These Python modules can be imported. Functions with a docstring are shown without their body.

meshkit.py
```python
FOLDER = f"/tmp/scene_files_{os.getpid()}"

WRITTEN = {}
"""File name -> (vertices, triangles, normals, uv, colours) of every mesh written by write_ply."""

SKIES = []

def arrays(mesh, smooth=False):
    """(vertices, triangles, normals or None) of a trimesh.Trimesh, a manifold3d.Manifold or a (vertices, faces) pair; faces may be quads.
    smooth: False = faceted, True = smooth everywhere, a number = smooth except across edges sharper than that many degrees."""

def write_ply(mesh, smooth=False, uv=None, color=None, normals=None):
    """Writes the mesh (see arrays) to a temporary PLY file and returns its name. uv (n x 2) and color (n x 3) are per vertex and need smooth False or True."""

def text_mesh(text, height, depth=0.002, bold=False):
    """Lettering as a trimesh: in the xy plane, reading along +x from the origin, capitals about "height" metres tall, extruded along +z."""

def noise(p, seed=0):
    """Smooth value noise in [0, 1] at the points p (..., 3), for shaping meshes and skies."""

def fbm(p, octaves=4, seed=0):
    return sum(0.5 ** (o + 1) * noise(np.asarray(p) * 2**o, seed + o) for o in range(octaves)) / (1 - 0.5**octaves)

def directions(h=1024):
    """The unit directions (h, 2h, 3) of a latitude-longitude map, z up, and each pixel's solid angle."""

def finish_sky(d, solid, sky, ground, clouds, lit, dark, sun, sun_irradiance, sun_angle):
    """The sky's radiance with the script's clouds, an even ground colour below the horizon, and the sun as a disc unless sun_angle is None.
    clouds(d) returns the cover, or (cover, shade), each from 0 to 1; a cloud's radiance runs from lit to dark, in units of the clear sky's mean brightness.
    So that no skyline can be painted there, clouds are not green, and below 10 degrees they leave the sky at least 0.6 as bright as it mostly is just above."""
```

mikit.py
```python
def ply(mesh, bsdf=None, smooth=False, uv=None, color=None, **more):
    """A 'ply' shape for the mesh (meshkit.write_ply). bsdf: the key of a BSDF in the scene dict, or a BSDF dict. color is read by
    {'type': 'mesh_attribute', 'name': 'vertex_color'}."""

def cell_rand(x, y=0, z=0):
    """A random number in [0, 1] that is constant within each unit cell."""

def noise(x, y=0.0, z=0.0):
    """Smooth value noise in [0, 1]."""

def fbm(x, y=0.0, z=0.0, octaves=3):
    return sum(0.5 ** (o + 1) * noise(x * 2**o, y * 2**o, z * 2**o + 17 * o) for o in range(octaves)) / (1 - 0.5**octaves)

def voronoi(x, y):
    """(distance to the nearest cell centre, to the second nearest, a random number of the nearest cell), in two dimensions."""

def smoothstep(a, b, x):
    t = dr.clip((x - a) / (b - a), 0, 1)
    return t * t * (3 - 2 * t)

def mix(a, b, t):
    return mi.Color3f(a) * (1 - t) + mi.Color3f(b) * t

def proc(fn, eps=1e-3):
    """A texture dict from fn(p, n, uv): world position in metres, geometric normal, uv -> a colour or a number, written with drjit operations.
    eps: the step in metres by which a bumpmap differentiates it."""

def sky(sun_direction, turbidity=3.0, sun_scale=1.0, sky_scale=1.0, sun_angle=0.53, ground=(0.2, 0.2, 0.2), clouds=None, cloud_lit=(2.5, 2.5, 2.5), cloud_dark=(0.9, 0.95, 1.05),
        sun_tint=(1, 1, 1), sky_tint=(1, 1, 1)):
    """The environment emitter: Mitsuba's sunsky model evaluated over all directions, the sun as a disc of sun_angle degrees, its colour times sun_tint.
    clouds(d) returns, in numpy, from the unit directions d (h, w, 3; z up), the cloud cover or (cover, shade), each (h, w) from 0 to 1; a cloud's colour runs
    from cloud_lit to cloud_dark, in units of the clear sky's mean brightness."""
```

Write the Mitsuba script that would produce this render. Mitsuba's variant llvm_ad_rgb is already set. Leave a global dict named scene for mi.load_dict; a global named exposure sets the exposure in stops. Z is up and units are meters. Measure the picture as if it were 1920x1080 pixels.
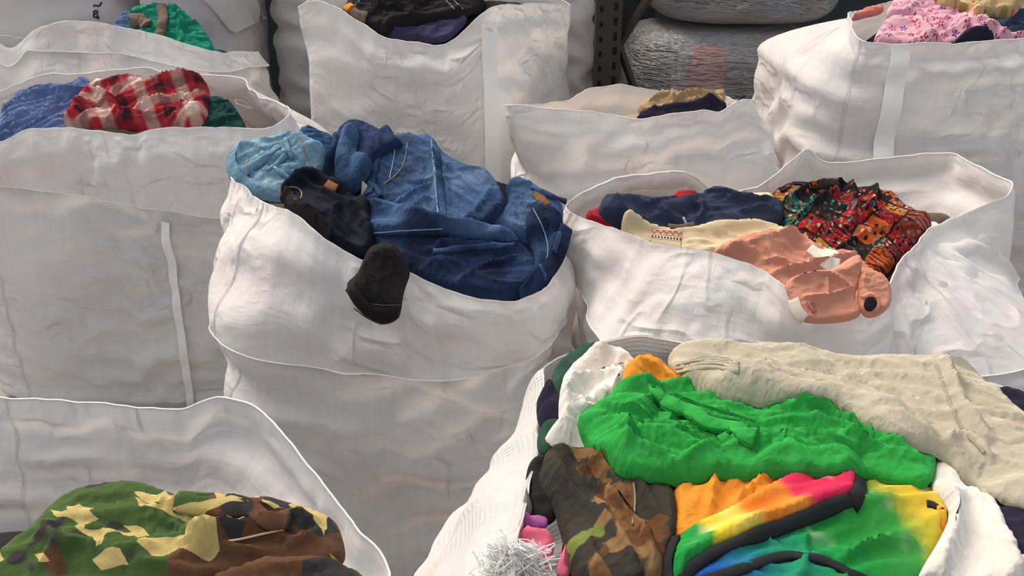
import math, numpy as np, trimesh, shapely, shapely.geometry as sg, mitsuba as mi, drjit as dr, mikit, meshkit
from scipy import sparse
from scipy.spatial import Delaunay, cKDTree
from scipy.ndimage import gaussian_filter, gaussian_filter1d, map_coordinates, grey_dilation
from scipy.interpolate import LinearNDInterpolator
from mikit import proc, ply, noise, fbm, voronoi, smoothstep, mix, cell_rand

# ------------------------------------------------------------------ camera, sky, exposure
scene, labels = {'type': 'scene'}, {}
PITCH, FPX, EYE = math.radians(22.0), 1750.0, np.array([0, 0, 1.9])
FWD = np.array([0, math.cos(PITCH), -math.sin(PITCH)]); UPV = np.array([0, math.sin(PITCH), math.cos(PITCH)])
scene['camera'] = {'type': 'perspective', 'fov_axis': 'x', 'fov': math.degrees(2 * math.atan(960 / FPX)), 'near_clip': 0.05, 'far_clip': 200.0,
                   'to_world': mi.ScalarTransform4f().look_at(origin=EYE.tolist(), target=(EYE + FWD).tolist(), up=[0, 0, 1])}
scene['sky'] = mikit.sky((-0.42, 0.30, 0.86), turbidity=4.0, sun_scale=1.0, sky_scale=1.0, sun_angle=42.0, ground=(0.3, 0.3, 0.3),
                         clouds=lambda d: 0.9 + 0 * d[..., 0], cloud_lit=(1.6, 1.64, 1.72), sun_tint=(.93, .97, 1.06))
exposure = 1.65
T = mi.ScalarTransform4f

# ------------------------------------------------------------------ helpers: naming
def uniq(key):
    if not any(k == key or k.startswith(key + '__') for k in list(scene) + list(labels)):
        return key
    i = 1
    while any(k == f'{key}_{i:03d}' or k.startswith(f'{key}_{i:03d}__') for k in list(scene) + list(labels)):
        i += 1
    return f'{key}_{i:03d}'
def tag(key, label=None, cat=None, group=None, kind=None):
    d = {a: b for a, b in (('label', label), ('category', cat), ('group', group), ('kind', kind)) if b}
    if d: labels[key] = d
def put(name, mesh, mat, parent=None, smooth=True, label=None, uv=None, kind=None):
    key = uniq(f'{parent}__{name}' if parent else name)
    scene[key] = ply(mesh, mat, smooth, uv=uv)
    tag(key, label, None, None, kind)
    return key
def ray(px, py):
    return FWD + np.array([(px - 960) / FPX, 0, 0]) - UPV * ((py - 540) / FPX)
def at(px, py, y):
    d = ray(px, py); return EYE + d * (y / d[1])
def pts3(lst):
    """('w', x, y, z) is a place in metres, (px, py, y) a sight line met at the distance y."""
    return np.array([p[1:] if p[0] == 'w' else at(*p) for p in lst], float)

# ------------------------------------------------------------------ helpers: meshes
def grid_faces(m, n, wrap=True):
    """rows m, columns n (closed round if wrap)"""
    i, j = np.meshgrid(np.arange(m - 1), np.arange(n if wrap else n - 1), indexing='ij')
    k = (j + 1) % n
    q = np.stack([i * n + j, (i + 1) * n + j, (i + 1) * n + k, i * n + k], -1).reshape(-1, 4)
    return np.vstack([q[:, [0, 1, 2]], q[:, [0, 2, 3]]])
def vnormals(v, f):
    n = np.zeros_like(v); c = np.cross(v[f[:, 1]] - v[f[:, 0]], v[f[:, 2]] - v[f[:, 0]])
    for k in range(3):
        for a in range(3): n[:, a] += np.bincount(f[:, k], c[:, a], len(v))
    return n / np.maximum(np.linalg.norm(n, axis=1, keepdims=True), 1e-12)
def tube(p, r, sides=6, closed=False):
    p = np.asarray(p, float)
    if closed: p = np.vstack([p, p[:1]])
    t = np.gradient(p, axis=0); t /= np.linalg.norm(t, axis=1, keepdims=True) + 1e-12
    up = np.where(np.abs(t[:, 2:]) < 0.92, [0, 0, 1.0], [1.0, 0, 0])
    a = np.cross(t, up); a /= np.linalg.norm(a, axis=1, keepdims=True) + 1e-12
    b = np.cross(t, a); an = np.arange(sides) * 2 * np.pi / sides
    r = np.broadcast_to(r, (len(p),))[:, None, None]
    v = (p[:, None] + r * (np.cos(an)[None, :, None] * a[:, None] + np.sin(an)[None, :, None] * b[:, None])).reshape(-1, 3)
    f = grid_faces(len(p), sides)
    n = len(v); caps = [[0, k + 1, k] for k in range(1, sides - 1)] + [[n - sides, n - sides + k, n - sides + k + 1] for k in range(1, sides - 1)]
    return trimesh.Trimesh(v, np.vstack([f, caps]), process=False)
def band(L, R, nrm, t):
    """a flat strip between two polylines, t thick along nrm (closed body)"""
    L, R, nrm = map(np.asarray, (L, R, nrm)); n = len(L)
    v = np.stack([L, R, R + nrm * t, L + nrm * t], 1).reshape(-1, 3)
    f = grid_faces(n, 4)
    return trimesh.Trimesh(v, np.vstack([f, [[0, 1, 2], [0, 2, 3], [4*n-4, 4*n-2, 4*n-3], [4*n-4, 4*n-1, 4*n-2]]]), process=False)
def join(*ms): return trimesh.util.concatenate(list(ms))
def resample(p, step=None, n=None, closed=False):
    p = np.asarray(p, float)
    if closed: p = np.vstack([p, p[:1]])
    s = np.r_[0, np.cumsum(np.linalg.norm(np.diff(p, axis=0), axis=1))]
    n = n or max(4, int(round(s[-1] / step)))
    q = np.linspace(0, s[-1], n + 1)[:-1] if closed else np.linspace(0, s[-1], n)
    return np.stack([np.interp(q, s, p[:, k]) for k in range(p.shape[1])], 1)
def chaikin(p, k=2, closed=True):
    p = np.asarray(p, float)
    for _ in range(k):
        a = p if closed else p[:-1]; b = np.roll(p, -1, 0) if closed else p[1:]
        q = np.stack([a * .75 + b * .25, a * .25 + b * .75], 1).reshape(-1, p.shape[1])
        p = q if closed else np.vstack([p[:1], q, p[-1:]])
    return p

# ------------------------------------------------------------------ a sheet that has more cloth than room: it buckles into folds
class Sheet:
    def __init__(s, v, f, ex, lapf=None):
        """ex(edge vectors) -> rest lengths"""
        e = np.sort(np.vstack([f[:, [0, 1]], f[:, [1, 2]], f[:, [2, 0]]]), 1)
        s.e = e = np.unique(e, axis=0); n = len(v)
        s.rest = ex(v[e[:, 1]] - v[e[:, 0]], e)
        m = len(e)
        s.A = sparse.csr_matrix((np.r_[np.ones(m), -np.ones(m)], (np.r_[np.arange(m), np.arange(m)], np.r_[e[:, 1], e[:, 0]])), (m, n))
        s.AT = s.A.T.tocsr()
        val = np.bincount(e.ravel(), minlength=n).astype(float); s.val = val[:, None]
        adj = sparse.csr_matrix((np.ones(2 * m), (np.r_[e[:, 0], e[:, 1]], np.r_[e[:, 1], e[:, 0]])), (n, n))
        s.M = sparse.diags(1 / val) @ adj
    def stretch(s, P, k=1.0):
        d = s.A @ P; l = np.sqrt((d * d).sum(1)) + 1e-12
        c = d * (0.5 * (s.rest - l) / l)[:, None]
        return P + (s.AT @ c) * (k * 1.6 / s.val)
    def lap(s, x): return s.M @ x - x

def crease(q, seed, sharp=True, oct=3):
    """ridged noise in [-1, 1]"""
    a = meshkit.fbm(q, oct, seed)
    return 1 - 2 * np.abs(2 * a - 1) ** (0.7 if sharp else 1) if sharp else 2 * a - 1
# ------------------------------------------------------------------ white bulk bags
def superr(phi, hx, hy, rot, n):
    a = phi - rot
    return (np.abs(np.cos(a) / hx) ** n + np.abs(np.sin(a) / hy) ** n) ** (-1 / n)
def wrinkle(v, f, pin, seed, ex=(.03, .03), wave=.12, amp=.012, iters=90, hold=.0004, bend=.07, weight=None, axis=None):
    """buckle a wall about its smooth shape; ex = spare cloth round and down, axis = unit 'down' per vertex"""
    n = vnormals(v, f)
    w = np.ones(len(v)) if weight is None else weight
    def rest(d, e):
        l = np.linalg.norm(d, axis=1)
        dz = np.abs(d[:, 2]) / np.maximum(l, 1e-9)
        wt = .5 * (w[e[:, 0]] + w[e[:, 1]])
        return l * (1 + wt * (ex[0] * (1 - dz ** 2) + ex[1] * dz ** 2))
    s = Sheet(v, f, rest)
    d0 = (crease(v / wave * [1, 1, 1.3], seed) * amp + crease(v / (wave * .38), seed + 9) * amp * .5) * w * (1 - pin)
    P = v + n * d0[:, None]; Q = P.copy(); free = (1 - pin)[:, None]
    for it in range(iters):
        V = (P - Q) * .88; Q = P
        P = P + V
        for _ in range(2): P = s.stretch(P, .9)
        P = P + hold * (v - P)
        b = bend if it < iters * .8 else bend * .5
        D = P - v
        P = P - b * s.lap(s.lap(D))
        P = v + (P - v) * free
    return P
def pushout(P, v, n, lo):
    return P
BAGS = {}
def bag(key, label, rim, body, mat='white_weave', cuff=None, cuff_out=None, step=.017, seed=0, ex=(.028, .06), wave=.14, amp=.018, straps=(), group=None, hem=.0022, zb=0.0, shoulder=.30, bulge=.035, cuff_skip=None, cuff_ex=(.03,.03), weight=None):
    cx, cy, hx, hy, rot, nn = body; rot = math.radians(rot)
    R = pts3(rim); ph = np.unwrap(np.arctan2(R[:, 1] - cy, R[:, 0] - cx))
    if ph[-1] < ph[0]: R, ph = R[::-1], np.unwrap(np.arctan2(R[::-1, 1] - cy, R[::-1, 0] - cx))
    o = np.argsort(ph); R, ph = R[o], ph[o]
    N = int(round((hx + hy) * 4 / step))
    th = ph[0] + np.arange(N) / N * 2 * np.pi
    wrap = lambda a: np.r_[a, a[0]]
    pe = np.r_[ph, ph[0] + 2 * np.pi]
    rx, ry, rz = (gaussian_filter1d(np.interp(th, pe, wrap(R[:, k])), 1.6, mode='wrap') for k in range(3))
    q = np.stack([rx, ry, rz], 1)                          # the stiff edge is never quite straight
    rz = rz + .010 * (meshkit.fbm(q / .11, 3, seed + 60) - .5) * 2 + .004 * (meshkit.noise(q / .028, seed + 61) - .5)
    for a, b in ((rx, 62), (ry, 63)): a += .014 * (meshkit.fbm(q / .10, 3, seed + b) - .5) * 2
    rr = np.hypot(rx - cx, ry - cy); ta = np.arctan2(ry - cy, rx - cx)
    M = int(round(rz.mean() / step)); t = np.linspace(0, 1, M)
    z = rz[None] * (1 - t[:, None]) + zb * t[:, None]; zt = rz[None]
    rb = superr(ta, hx, hy, rot, nn)[None] * (1 + bulge * np.sin(np.pi * np.clip((z - zb) / (zt - zb), 0, 1)) - .05 * (1 - np.clip(z / .25, 0, 1)) ** 2)
    k = np.clip((zt - z) / shoulder, 0, 1); k = k * k * (3 - 2 * k)
    r = rr[None] * (1 - k) + rb * k
    V = np.stack([cx + r * np.cos(ta)[None], cy + r * np.sin(ta)[None], z], -1).reshape(-1, 3)
    Fc = grid_faces(M, N)
    pin = np.zeros((M, N)); pin[0] = 1; pin[1] = .7; pin[2] = .4; pin[-1] = 1
    w = (.25 + 1.5 * meshkit.fbm(V / .45, 2, seed + 40) ** 1.5 * 1.6).reshape(M, N) * (1 + .9 * np.exp(-np.arange(M) * step / .12))[:, None]
    if weight is not None: w = weight(z, np.broadcast_to(th, (M, N)))
    W = wrinkle(V, Fc, pin.ravel(), seed, ex, wave, amp, weight=w.ravel())
    nrm = vnormals(W, Fc)
    if ((W - [cx, cy, .5])[:, :2] * nrm[:, :2]).sum() < 0: nrm = -nrm
    G, GN = W.reshape(M, N, 3), nrm.reshape(M, N, 3)
    tag(key, label, 'bulk bag', group)
    uvs = np.stack(np.broadcast_arrays((np.arange(N) * step)[None], (zt - z)), -1).reshape(-1, 2)
    put('body', (W, Fc), mat, key, uv=uvs)
    rimline = G[0]
    put('rim_hem', tube(np.roll(rimline, N // 2, 0), hem, 6, True), 'white_hem', key)
    if cuff is not None:                                  # the mouth turned out and down over the wall
        zc = cuff(th, rx, ry, rz) if callable(cuff) else np.full(N, float(cuff))
        m = max(5, int(round((rz - zc).max() / step))); tt = np.linspace(0, 1, m)[:, None]
        zz = rz[None] + .004 - (rz - zc)[None] * tt
        out = (.006 + .016 * tt) if cuff_out is None else cuff_out(tt, th[None], rx, ry)
        # follow the wall at that height
        row = np.clip((rz[None] - zz) / np.maximum(rz[None] - zb, 1e-6) * (M - 1), 0, M - 1)
        cols = np.broadcast_to(np.arange(N), row.shape)
        base = np.stack([map_coordinates(gaussian_filter1d(G[..., a], 2, axis=0), [row, cols], order=1) for a in range(3)], -1)
        bn = np.stack([np.cos(ta), np.sin(ta), 0 * ta], -1)[None]
        C = base + bn * (out * np.minimum(1, tt * 6 + .15))[..., None]
        C[..., 2] = zz
        # never inside the wall
        Vc, fc = C.reshape(-1, 3), grid_faces(m, N)
        pc = np.zeros((m, N)); pc[0] = 1; pc[1] = .8
        Wc = wrinkle(Vc, fc, pc.ravel(), seed + 5, cuff_ex, wave * .8, amp * .8, iters=80, hold=.0008)
        Gc = Wc.reshape(m, N, 3)
        rel = ((Gc - base) * bn).sum(-1)
        Gc = Gc + bn * np.maximum(0, .007 * np.minimum(1, tt * 5) - rel)[..., None]
        put('cuff', (Gc.reshape(-1, 3), fc), mat, key, uv=np.stack([cols * step, (rz[None] - zz)], -1).reshape(-1, 2), label='folded-over top edge')
        put('cuff_hem', tube(Gc[-1], hem * .8, 6, True), 'white_hem', key)
        BAGS[key + '_cuff'] = Gc
    def at_angle(px, y):                                    # nearest column to a point of the wall
        p = at(px, 540, y); return int(np.argmin(np.hypot(G[M // 2, :, 0] - p[0], G[M // 2, :, 1] - p[1])))
    for (px, y, wd, t0, t1) in straps:
        j = at_angle(px, y); h = max(1, int(round(wd / 2 / step)))
        i0, i1 = int(t0 * (M - 1)), int(t1 * (M - 1))
        Ls, Rs = G[i0:i1, (j - h) % N] * 1, G[i0:i1, (j + h) % N] * 1
        nn_ = GN[i0:i1, j]; cen = G[i0:i1, j]
        L2 = np.stack([gaussian_filter1d(Ls[:, a], 1) for a in range(3)], 1); R2 = np.stack([gaussian_filter1d(Rs[:, a], 2) for a in range(3)], 1)
        nn_ = np.stack([gaussian_filter1d(nn_[:, a], 3) for a in range(3)], 1)
        put('seam_strap', band(L2 + nn_ * .012, R2 + nn_ * .012, nn_, .004), 'white_strap', key, smooth=30, label='sewn vertical seam tape')
    BAGS[key] = dict(G=G, N=GN, c=(cx, cy), rim=rimline, body=body)
    return key
# ------------------------------------------------------------------ materials
ALB = .74                                            # how much of the light the brightest cloth returns
def srgb(r, g, b):
    c = np.array([r, g, b]) / 255.0
    return [float(x) for x in np.where(c <= .04045, c / 12.92, ((c + .055) / 1.055) ** 2.4) * ALB]
def rgbt(c): return {'type': 'rgb', 'value': list(map(float, c))}
def weave_col(p, n, uv):
    a = fbm(p.x * 2.3, p.y * 2.3, p.z * 3.1, 3); b = fbm(p.x * 9 + 5, p.y * 9, p.z * 4, 2)
    s = noise(uv.x * 240, uv.y * 6); q = noise(uv.x * 9, uv.y * 210)
    c = mix((.90, .89, .875), (.80, .785, .79), smoothstep(.35, .75, a))
    c = mix(c, mi.Color3f(.72, .60, .57), smoothstep(.45, .8, fbm(p.x * 3.1 + 4, p.y * 3.1, p.z * 5, 3)) * .36 + b * .05)
    return c * (0.965 + .05 * s + .03 * q)
def weave_bump(p, n, uv):
    # crisp creases in patches, lying mostly across, over a slack woven sheet
    a = fbm(uv.x * 6, uv.y * 13, 1.1, 3); k = fbm(uv.x * 11 + 3, uv.y * 5, 4.1, 3); g = smoothstep(.38, .62, fbm(uv.x * 3.3, uv.y * 3.3, 8.1, 2))
    r1 = dr.maximum(0, 1 - 9 * dr.abs(a - .5)); r2 = dr.maximum(0, 1 - 11 * dr.abs(k - .5))
    return .8 * fbm(uv.x * 9, uv.y * 16, 0, 3) + g * (.42 * r1 + .30 * r2) + .05 * noise(uv.x * 200, uv.y * 30) + .05 * noise(uv.x * 30, uv.y * 200)
for k, col in (('white_weave', weave_col),):
    scene[k] = {'type': 'bumpmap', 'arbitrary': proc(weave_bump, 2e-3), 'scale': .014,
                'bsdf': {'type': 'principledthin', 'base_color': proc(col), 'roughness': .36, 'diff_trans': .55, 'eta': 1.45, 'spec_trans': 0.0}}
def coarse_bump(p, n, uv):
    return .35 * fbm(uv.x * 30, uv.y * 24, 0, 3) + .2 * (dr.abs(dr.sin(uv.x * 420)) + dr.abs(dr.sin(uv.y * 330)))
scene['coarse_weave'] = {'type': 'bumpmap', 'arbitrary': proc(coarse_bump, 1e-3), 'scale': .008,
                         'bsdf': {'type': 'principledthin', 'base_color': rgbt((.85, .84, .82)), 'roughness': .5, 'diff_trans': .6, 'eta': 1.45, 'spec_trans': 0.0}}
scene['white_hem'] = {'type': 'twosided', 'bsdf': {'type': 'principled', 'base_color': rgbt((.86, .85, .83)), 'roughness': .5}}
scene['white_strap'] = {'type': 'twosided', 'bsdf': {'type': 'principled', 'base_color': rgbt((.85, .84, .82)), 'roughness': .55}}
scene['concrete'] = {'type': 'twosided', 'bsdf': {'type': 'principled', 'base_color': proc(lambda p, n, uv: mix((.30, .28, .27), (.22, .21, .20), fbm(p.x * 3, p.y * 3, 0, 4))), 'roughness': .8}}
scene['dark_sheet'] = {'type': 'twosided', 'bsdf': {'type': 'principled', 'base_color': rgbt((.045, .048, .048)), 'roughness': .8}}
def cloth_bump(p, n, uv):
    a = fbm(uv.x * 45, uv.y * 45, 3.3, 3)
    return (1 - 2 * dr.abs(2 * a - 1)) * .5 + .06 * noise(uv.x * 900, uv.y * 900)
BUMPY = {'green_cotton', 'white_cotton', 'orange_cotton', 'stone_cotton', 'denim_mid', 'denim_dark', 'denim_light', 'denim_black', 'camo_woodland', 'camo_brown', 'pink_jersey', 'tie_dye_body', 'tie_dye_sleeve', 'plaid', 'ethnic_print'}
def cloth(key, col, rough=.9, sheen=.15, bump=.006, spec=.2):
    bump = bump if key in BUMPY else 0
    tex = rgbt(srgb(*col)) if not callable(col) else proc(lambda p, n, uv: col(p, n, uv) * 1.0)
    b = {'type': 'principled', 'base_color': tex, 'roughness': rough, 'specular': spec, 'sheen': sheen, 'sheen_tint': .6}
    if bump: b = {'type': 'bumpmap', 'arbitrary': proc(cloth_bump, 1e-3), 'scale': bump, 'bsdf': b}
    scene[key] = {'type': 'twosided', 'bsdf': b}
    return key
def denim(dark, mid, light):
    dark, mid, light = srgb(*dark), srgb(*mid), srgb(*light)
    def f(p, n, uv):
        a = fbm(uv.x * 9, uv.y * 9, 1.7, 3); s = noise(uv.x * 420 + uv.y * 150, uv.y * 60); q = noise(uv.x * 60, uv.y * 320)
        c = mix(dark, mid, smoothstep(.25, .6, a)); c = mix(c, light, smoothstep(.55, .85, a) * .75)
        return c * (.72 + .3 * s + .26 * q)
    return f
for k, c in dict(green_cotton=(52,172,76), bottle_green=(50,84,68), white_cotton=(240,236,228), orange_cotton=(246,160,56), stone_cotton=(198,190,170), navy_cloth=(54,64,88), ink_cloth=(44,42,60), black_cloth=(38,36,38),
                 pink_jersey=(226,160,136), cream_knit=(234,214,176), red_cloth=(172,38,48), tan_cloth=(188,160,122), teal_cloth=(26,140,116), taupe_cloth=(120,104,94), purple_cloth=(70,66,98), chambray=(104,124,172),
                 hot_pink=(240,120,150), mauve=(190,110,180), forest=(24,70,66), slate=(84,110,150), black_rib=(44,46,48), leather_patch=(150,102,66), cream_plain=(236,228,208), ivory=(240,234,218), grey_cloth=(150,146,140), dusk_pink=(214,130,120)).items():
    cloth(k, c)
cloth('denim_mid', denim((40,58,90), (70,100,142), (128,156,188))); cloth('denim_dark', denim((20,32,58), (34,54,90), (58,84,124)))
cloth('denim_light', denim((104,146,172), (138,178,200), (178,208,220))); cloth('denim_black', denim((28,26,28), (44,42,44), (66,62,60))); cloth('denim_indigo', denim((18,20,34), (28,30,46), (44,48,66)))
cloth('stitch_pale', (168,150,128), bump=0); cloth('stitch_blue', (150,178,206), bump=0); cloth('stitch_grey', (110,104,98), bump=0)
cloth('stitch_green', (34,140,66), bump=0)
scene['brass'] = {'type': 'twosided', 'bsdf': {'type': 'principled', 'base_color': rgbt((.42, .38, .33)), 'metallic': .8, 'roughness': .45}}
def plaid(p, n, uv):
    x, y = uv.x / .15, uv.y / .15
    fx, fy = x - dr.floor(x), y - dr.floor(y)
    bnd = lambda f, c, w: smoothstep(w, w * .5, dr.abs(f - c))
    base = mix(srgb(176,36,48), srgb(206,66,74), noise(x * 3, y * 3))
    w = .5 * (bnd(fx, .3, .2) + bnd(fy, .3, .2)); k = .5 * (bnd(fx, .78, .17) + bnd(fy, .78, .17))
    c = mix(base, srgb(236,214,200), dr.minimum(1, w * 1.05)); c = mix(c, srgb(70,36,48), dr.minimum(1, k * .95))
    return c
cloth('plaid', plaid)
def floral(p, n, uv):
    out = mi.Color3f(srgb(240,186,202))
    for sc, o, lim in ((.045, 0.0, .8), (.028, 7.3, .45)):
        x, y = uv.x / sc + o, uv.y / sc + o; cx, cy = dr.floor(x), dr.floor(y)
        jx, jy = .3 + .4 * cell_rand(cx, cy, 1), .3 + .4 * cell_rand(cx, cy, 2)
        dx, dy = x - cx - jx, y - cy - jy; r = dr.sqrt(dx * dx + dy * dy); a = dr.atan2(dy, dx) + 6 * cell_rand(cx, cy, 4)
        pet = .22 + .16 * dr.cos(5 * a); h = cell_rand(cx, cy, 3)
        col = mix(srgb(176,58,96), srgb(92,70,140), smoothstep(.45, .5, h))
        col = mix(col, srgb(206,84,92), smoothstep(.8, .82, h))
        m = smoothstep(pet, pet - .05, r) * smoothstep(.06, .1, r) * dr.select(h < lim, 1.0, 0.0)
        out = mix(out, col, m)
    return out
cloth('floral', floral)
def ethnic(p, n, uv):
    x, y = uv.x / .075 + .35 * fbm(uv.x * 14, uv.y * 14, 2.2, 2), uv.y / .055 + .5 * fbm(uv.x * 11, uv.y * 11, 5.1, 2)
    cx, cy = dr.floor(x), dr.floor(y); h = cell_rand(cx, cy, 5); fx, fy = x - cx, y - cy
    c = mi.Color3f(srgb(40,34,36))
    for lo, col in ((.16, (176,44,50)), (.34, (206,96,44)), (.5, (128,50,42)), (.64, (52,118,108)), (.70, (46,40,44)), (.82, (190,130,52)), (.90, (90,108,46)), (.94, (176,92,84))):
        c = mix(c, srgb(*col), dr.select(h > lo, 1.0, 0.0))
    d, d2, w = voronoi(uv.x * 62, uv.y * 62)
    dot = mix(srgb(36,30,34), srgb(222,96,52), smoothstep(.4, .42, w)); dot = mix(dot, srgb(72,160,148), smoothstep(.62, .64, w)); dot = mix(dot, srgb(226,204,170), smoothstep(.82, .84, w))
    c = mix(c, dot, smoothstep(.34, .28, d) * dr.select(cell_rand(cx, cy, 8) > .35, 1.0, .25))
    s = dr.abs(dr.sin(uv.y * 260 + 4 * noise(uv.x * 60, uv.y * 20)))
    c = mix(c, srgb(34,28,32), smoothstep(.8, .95, s) * dr.select(cell_rand(cx, cy, 9) > .5, .8, 0.0))
    e = dr.minimum(dr.minimum(fx, 1 - fx), dr.minimum(fy, 1 - fy))
    return mix(srgb(38,30,34), c, smoothstep(.02, .06, e))
cloth('ethnic_print', ethnic)
def tanprint(p, n, uv):
    d, d2, w = voronoi(uv.x * 26, uv.y * 26)
    c = mix(srgb(206,180,134), srgb(190,92,70), smoothstep(.22, .16, d) * dr.select(w > .5, 1.0, 0.0))
    return mix(c, srgb(120,100,60), smoothstep(.32, .28, dr.abs(d - .1)) * dr.select(w < .3, .5, 0.0))
cloth('tan_print', tanprint)
def camo_brown(p, n, uv):
    wx, wy = uv.x + .02 * noise(uv.x * 30, uv.y * 30), uv.y + .02 * noise(uv.x * 30 + 9, uv.y * 30)
    a, b, g = fbm(wx * 16, wy * 16, 4.4, 3), fbm(wx * 17 + 7, wy * 17, 9.4, 3), fbm(wx * 14 + 3, wy * 14, 1.4, 2)
    c = mix(srgb(128,94,62), srgb(146,116,78), smoothstep(.5, .54, g)); c = mix(c, srgb(104,70,46), smoothstep(.55, .57, b))
    c = mix(c, srgb(64,60,54), smoothstep(.53, .55, a)); c = mix(c, srgb(116,134,66), smoothstep(.70, .72, g))
    tw = smoothstep(.03, .0, dr.abs(fbm(wx * 14, wy * 14, 2.6, 2) - .5)) * smoothstep(.55, .6, noise(wx * 16, wy * 16, 5))
    return mix(c, srgb(52,44,38), tw * .9)
cloth('camo_brown', camo_brown)
def inside(x, y, poly):
    r = mi.Bool(False) & (x > 1e9)
    for (x1, y1), (x2, y2) in zip(poly, np.roll(poly, -1, 0)):
        if abs(y2 - y1) < 1e-9: continue
        r = r ^ (((y < float(y1)) != (y < float(y2))) & (x < float((x2 - x1) / (y2 - y1)) * (y - float(y1)) + float(x1)))
    return r
def camo_wood(polys, X0, X1):
    def f(p, n, uv):
        wx, wy = uv.x + .007 * (noise(uv.x * 45, uv.y * 45) - .5), uv.y + .007 * (noise(uv.x * 45 + 9, uv.y * 45) - .5)
        a, b = fbm(wx * 8 + 2.2, wy * 9, 4.4, 3), fbm(wx * 9 + 7.3, wy * 9, 9.4, 3)
        c = mi.Color3f(srgb(74,100,54)); c = mix(c, srgb(104,74,54), smoothstep(.52, .535, b + .22 * (smoothstep(X0, X1, uv.x) - .55))); c = mix(c, srgb(58,57,58), smoothstep(.57, .585, a))
        m = mi.Bool(False) & (wx > 1e9)
        for q in polys: m = m | inside(wx, wy, q)
        return dr.select(m, mi.Color3f(srgb(206,186,122)), c) * (.94 + .12 * noise(uv.x * 500, uv.y * 500))
    return f
def stops(cols, pos, warp=.02, vcol=None):
    def f(p, n, uv):
        s = uv.x + warp * 2 * (fbm(uv.x * 16, uv.y * 16, 7.7, 3) - .5) + .3 * warp * noise(uv.x * 60, uv.y * 12)
        c = mi.Color3f(srgb(*cols[0]))
        for k in range(1, len(cols)): c = mix(c, srgb(*cols[k]), smoothstep(float(pos[k - 1]), float(pos[k]), s))
        return mix(c, (.9, .9, .86), smoothstep(.62, .9, fbm(uv.x * 22, uv.y * 22, 2.1, 3)) * .35)
    return f
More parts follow.
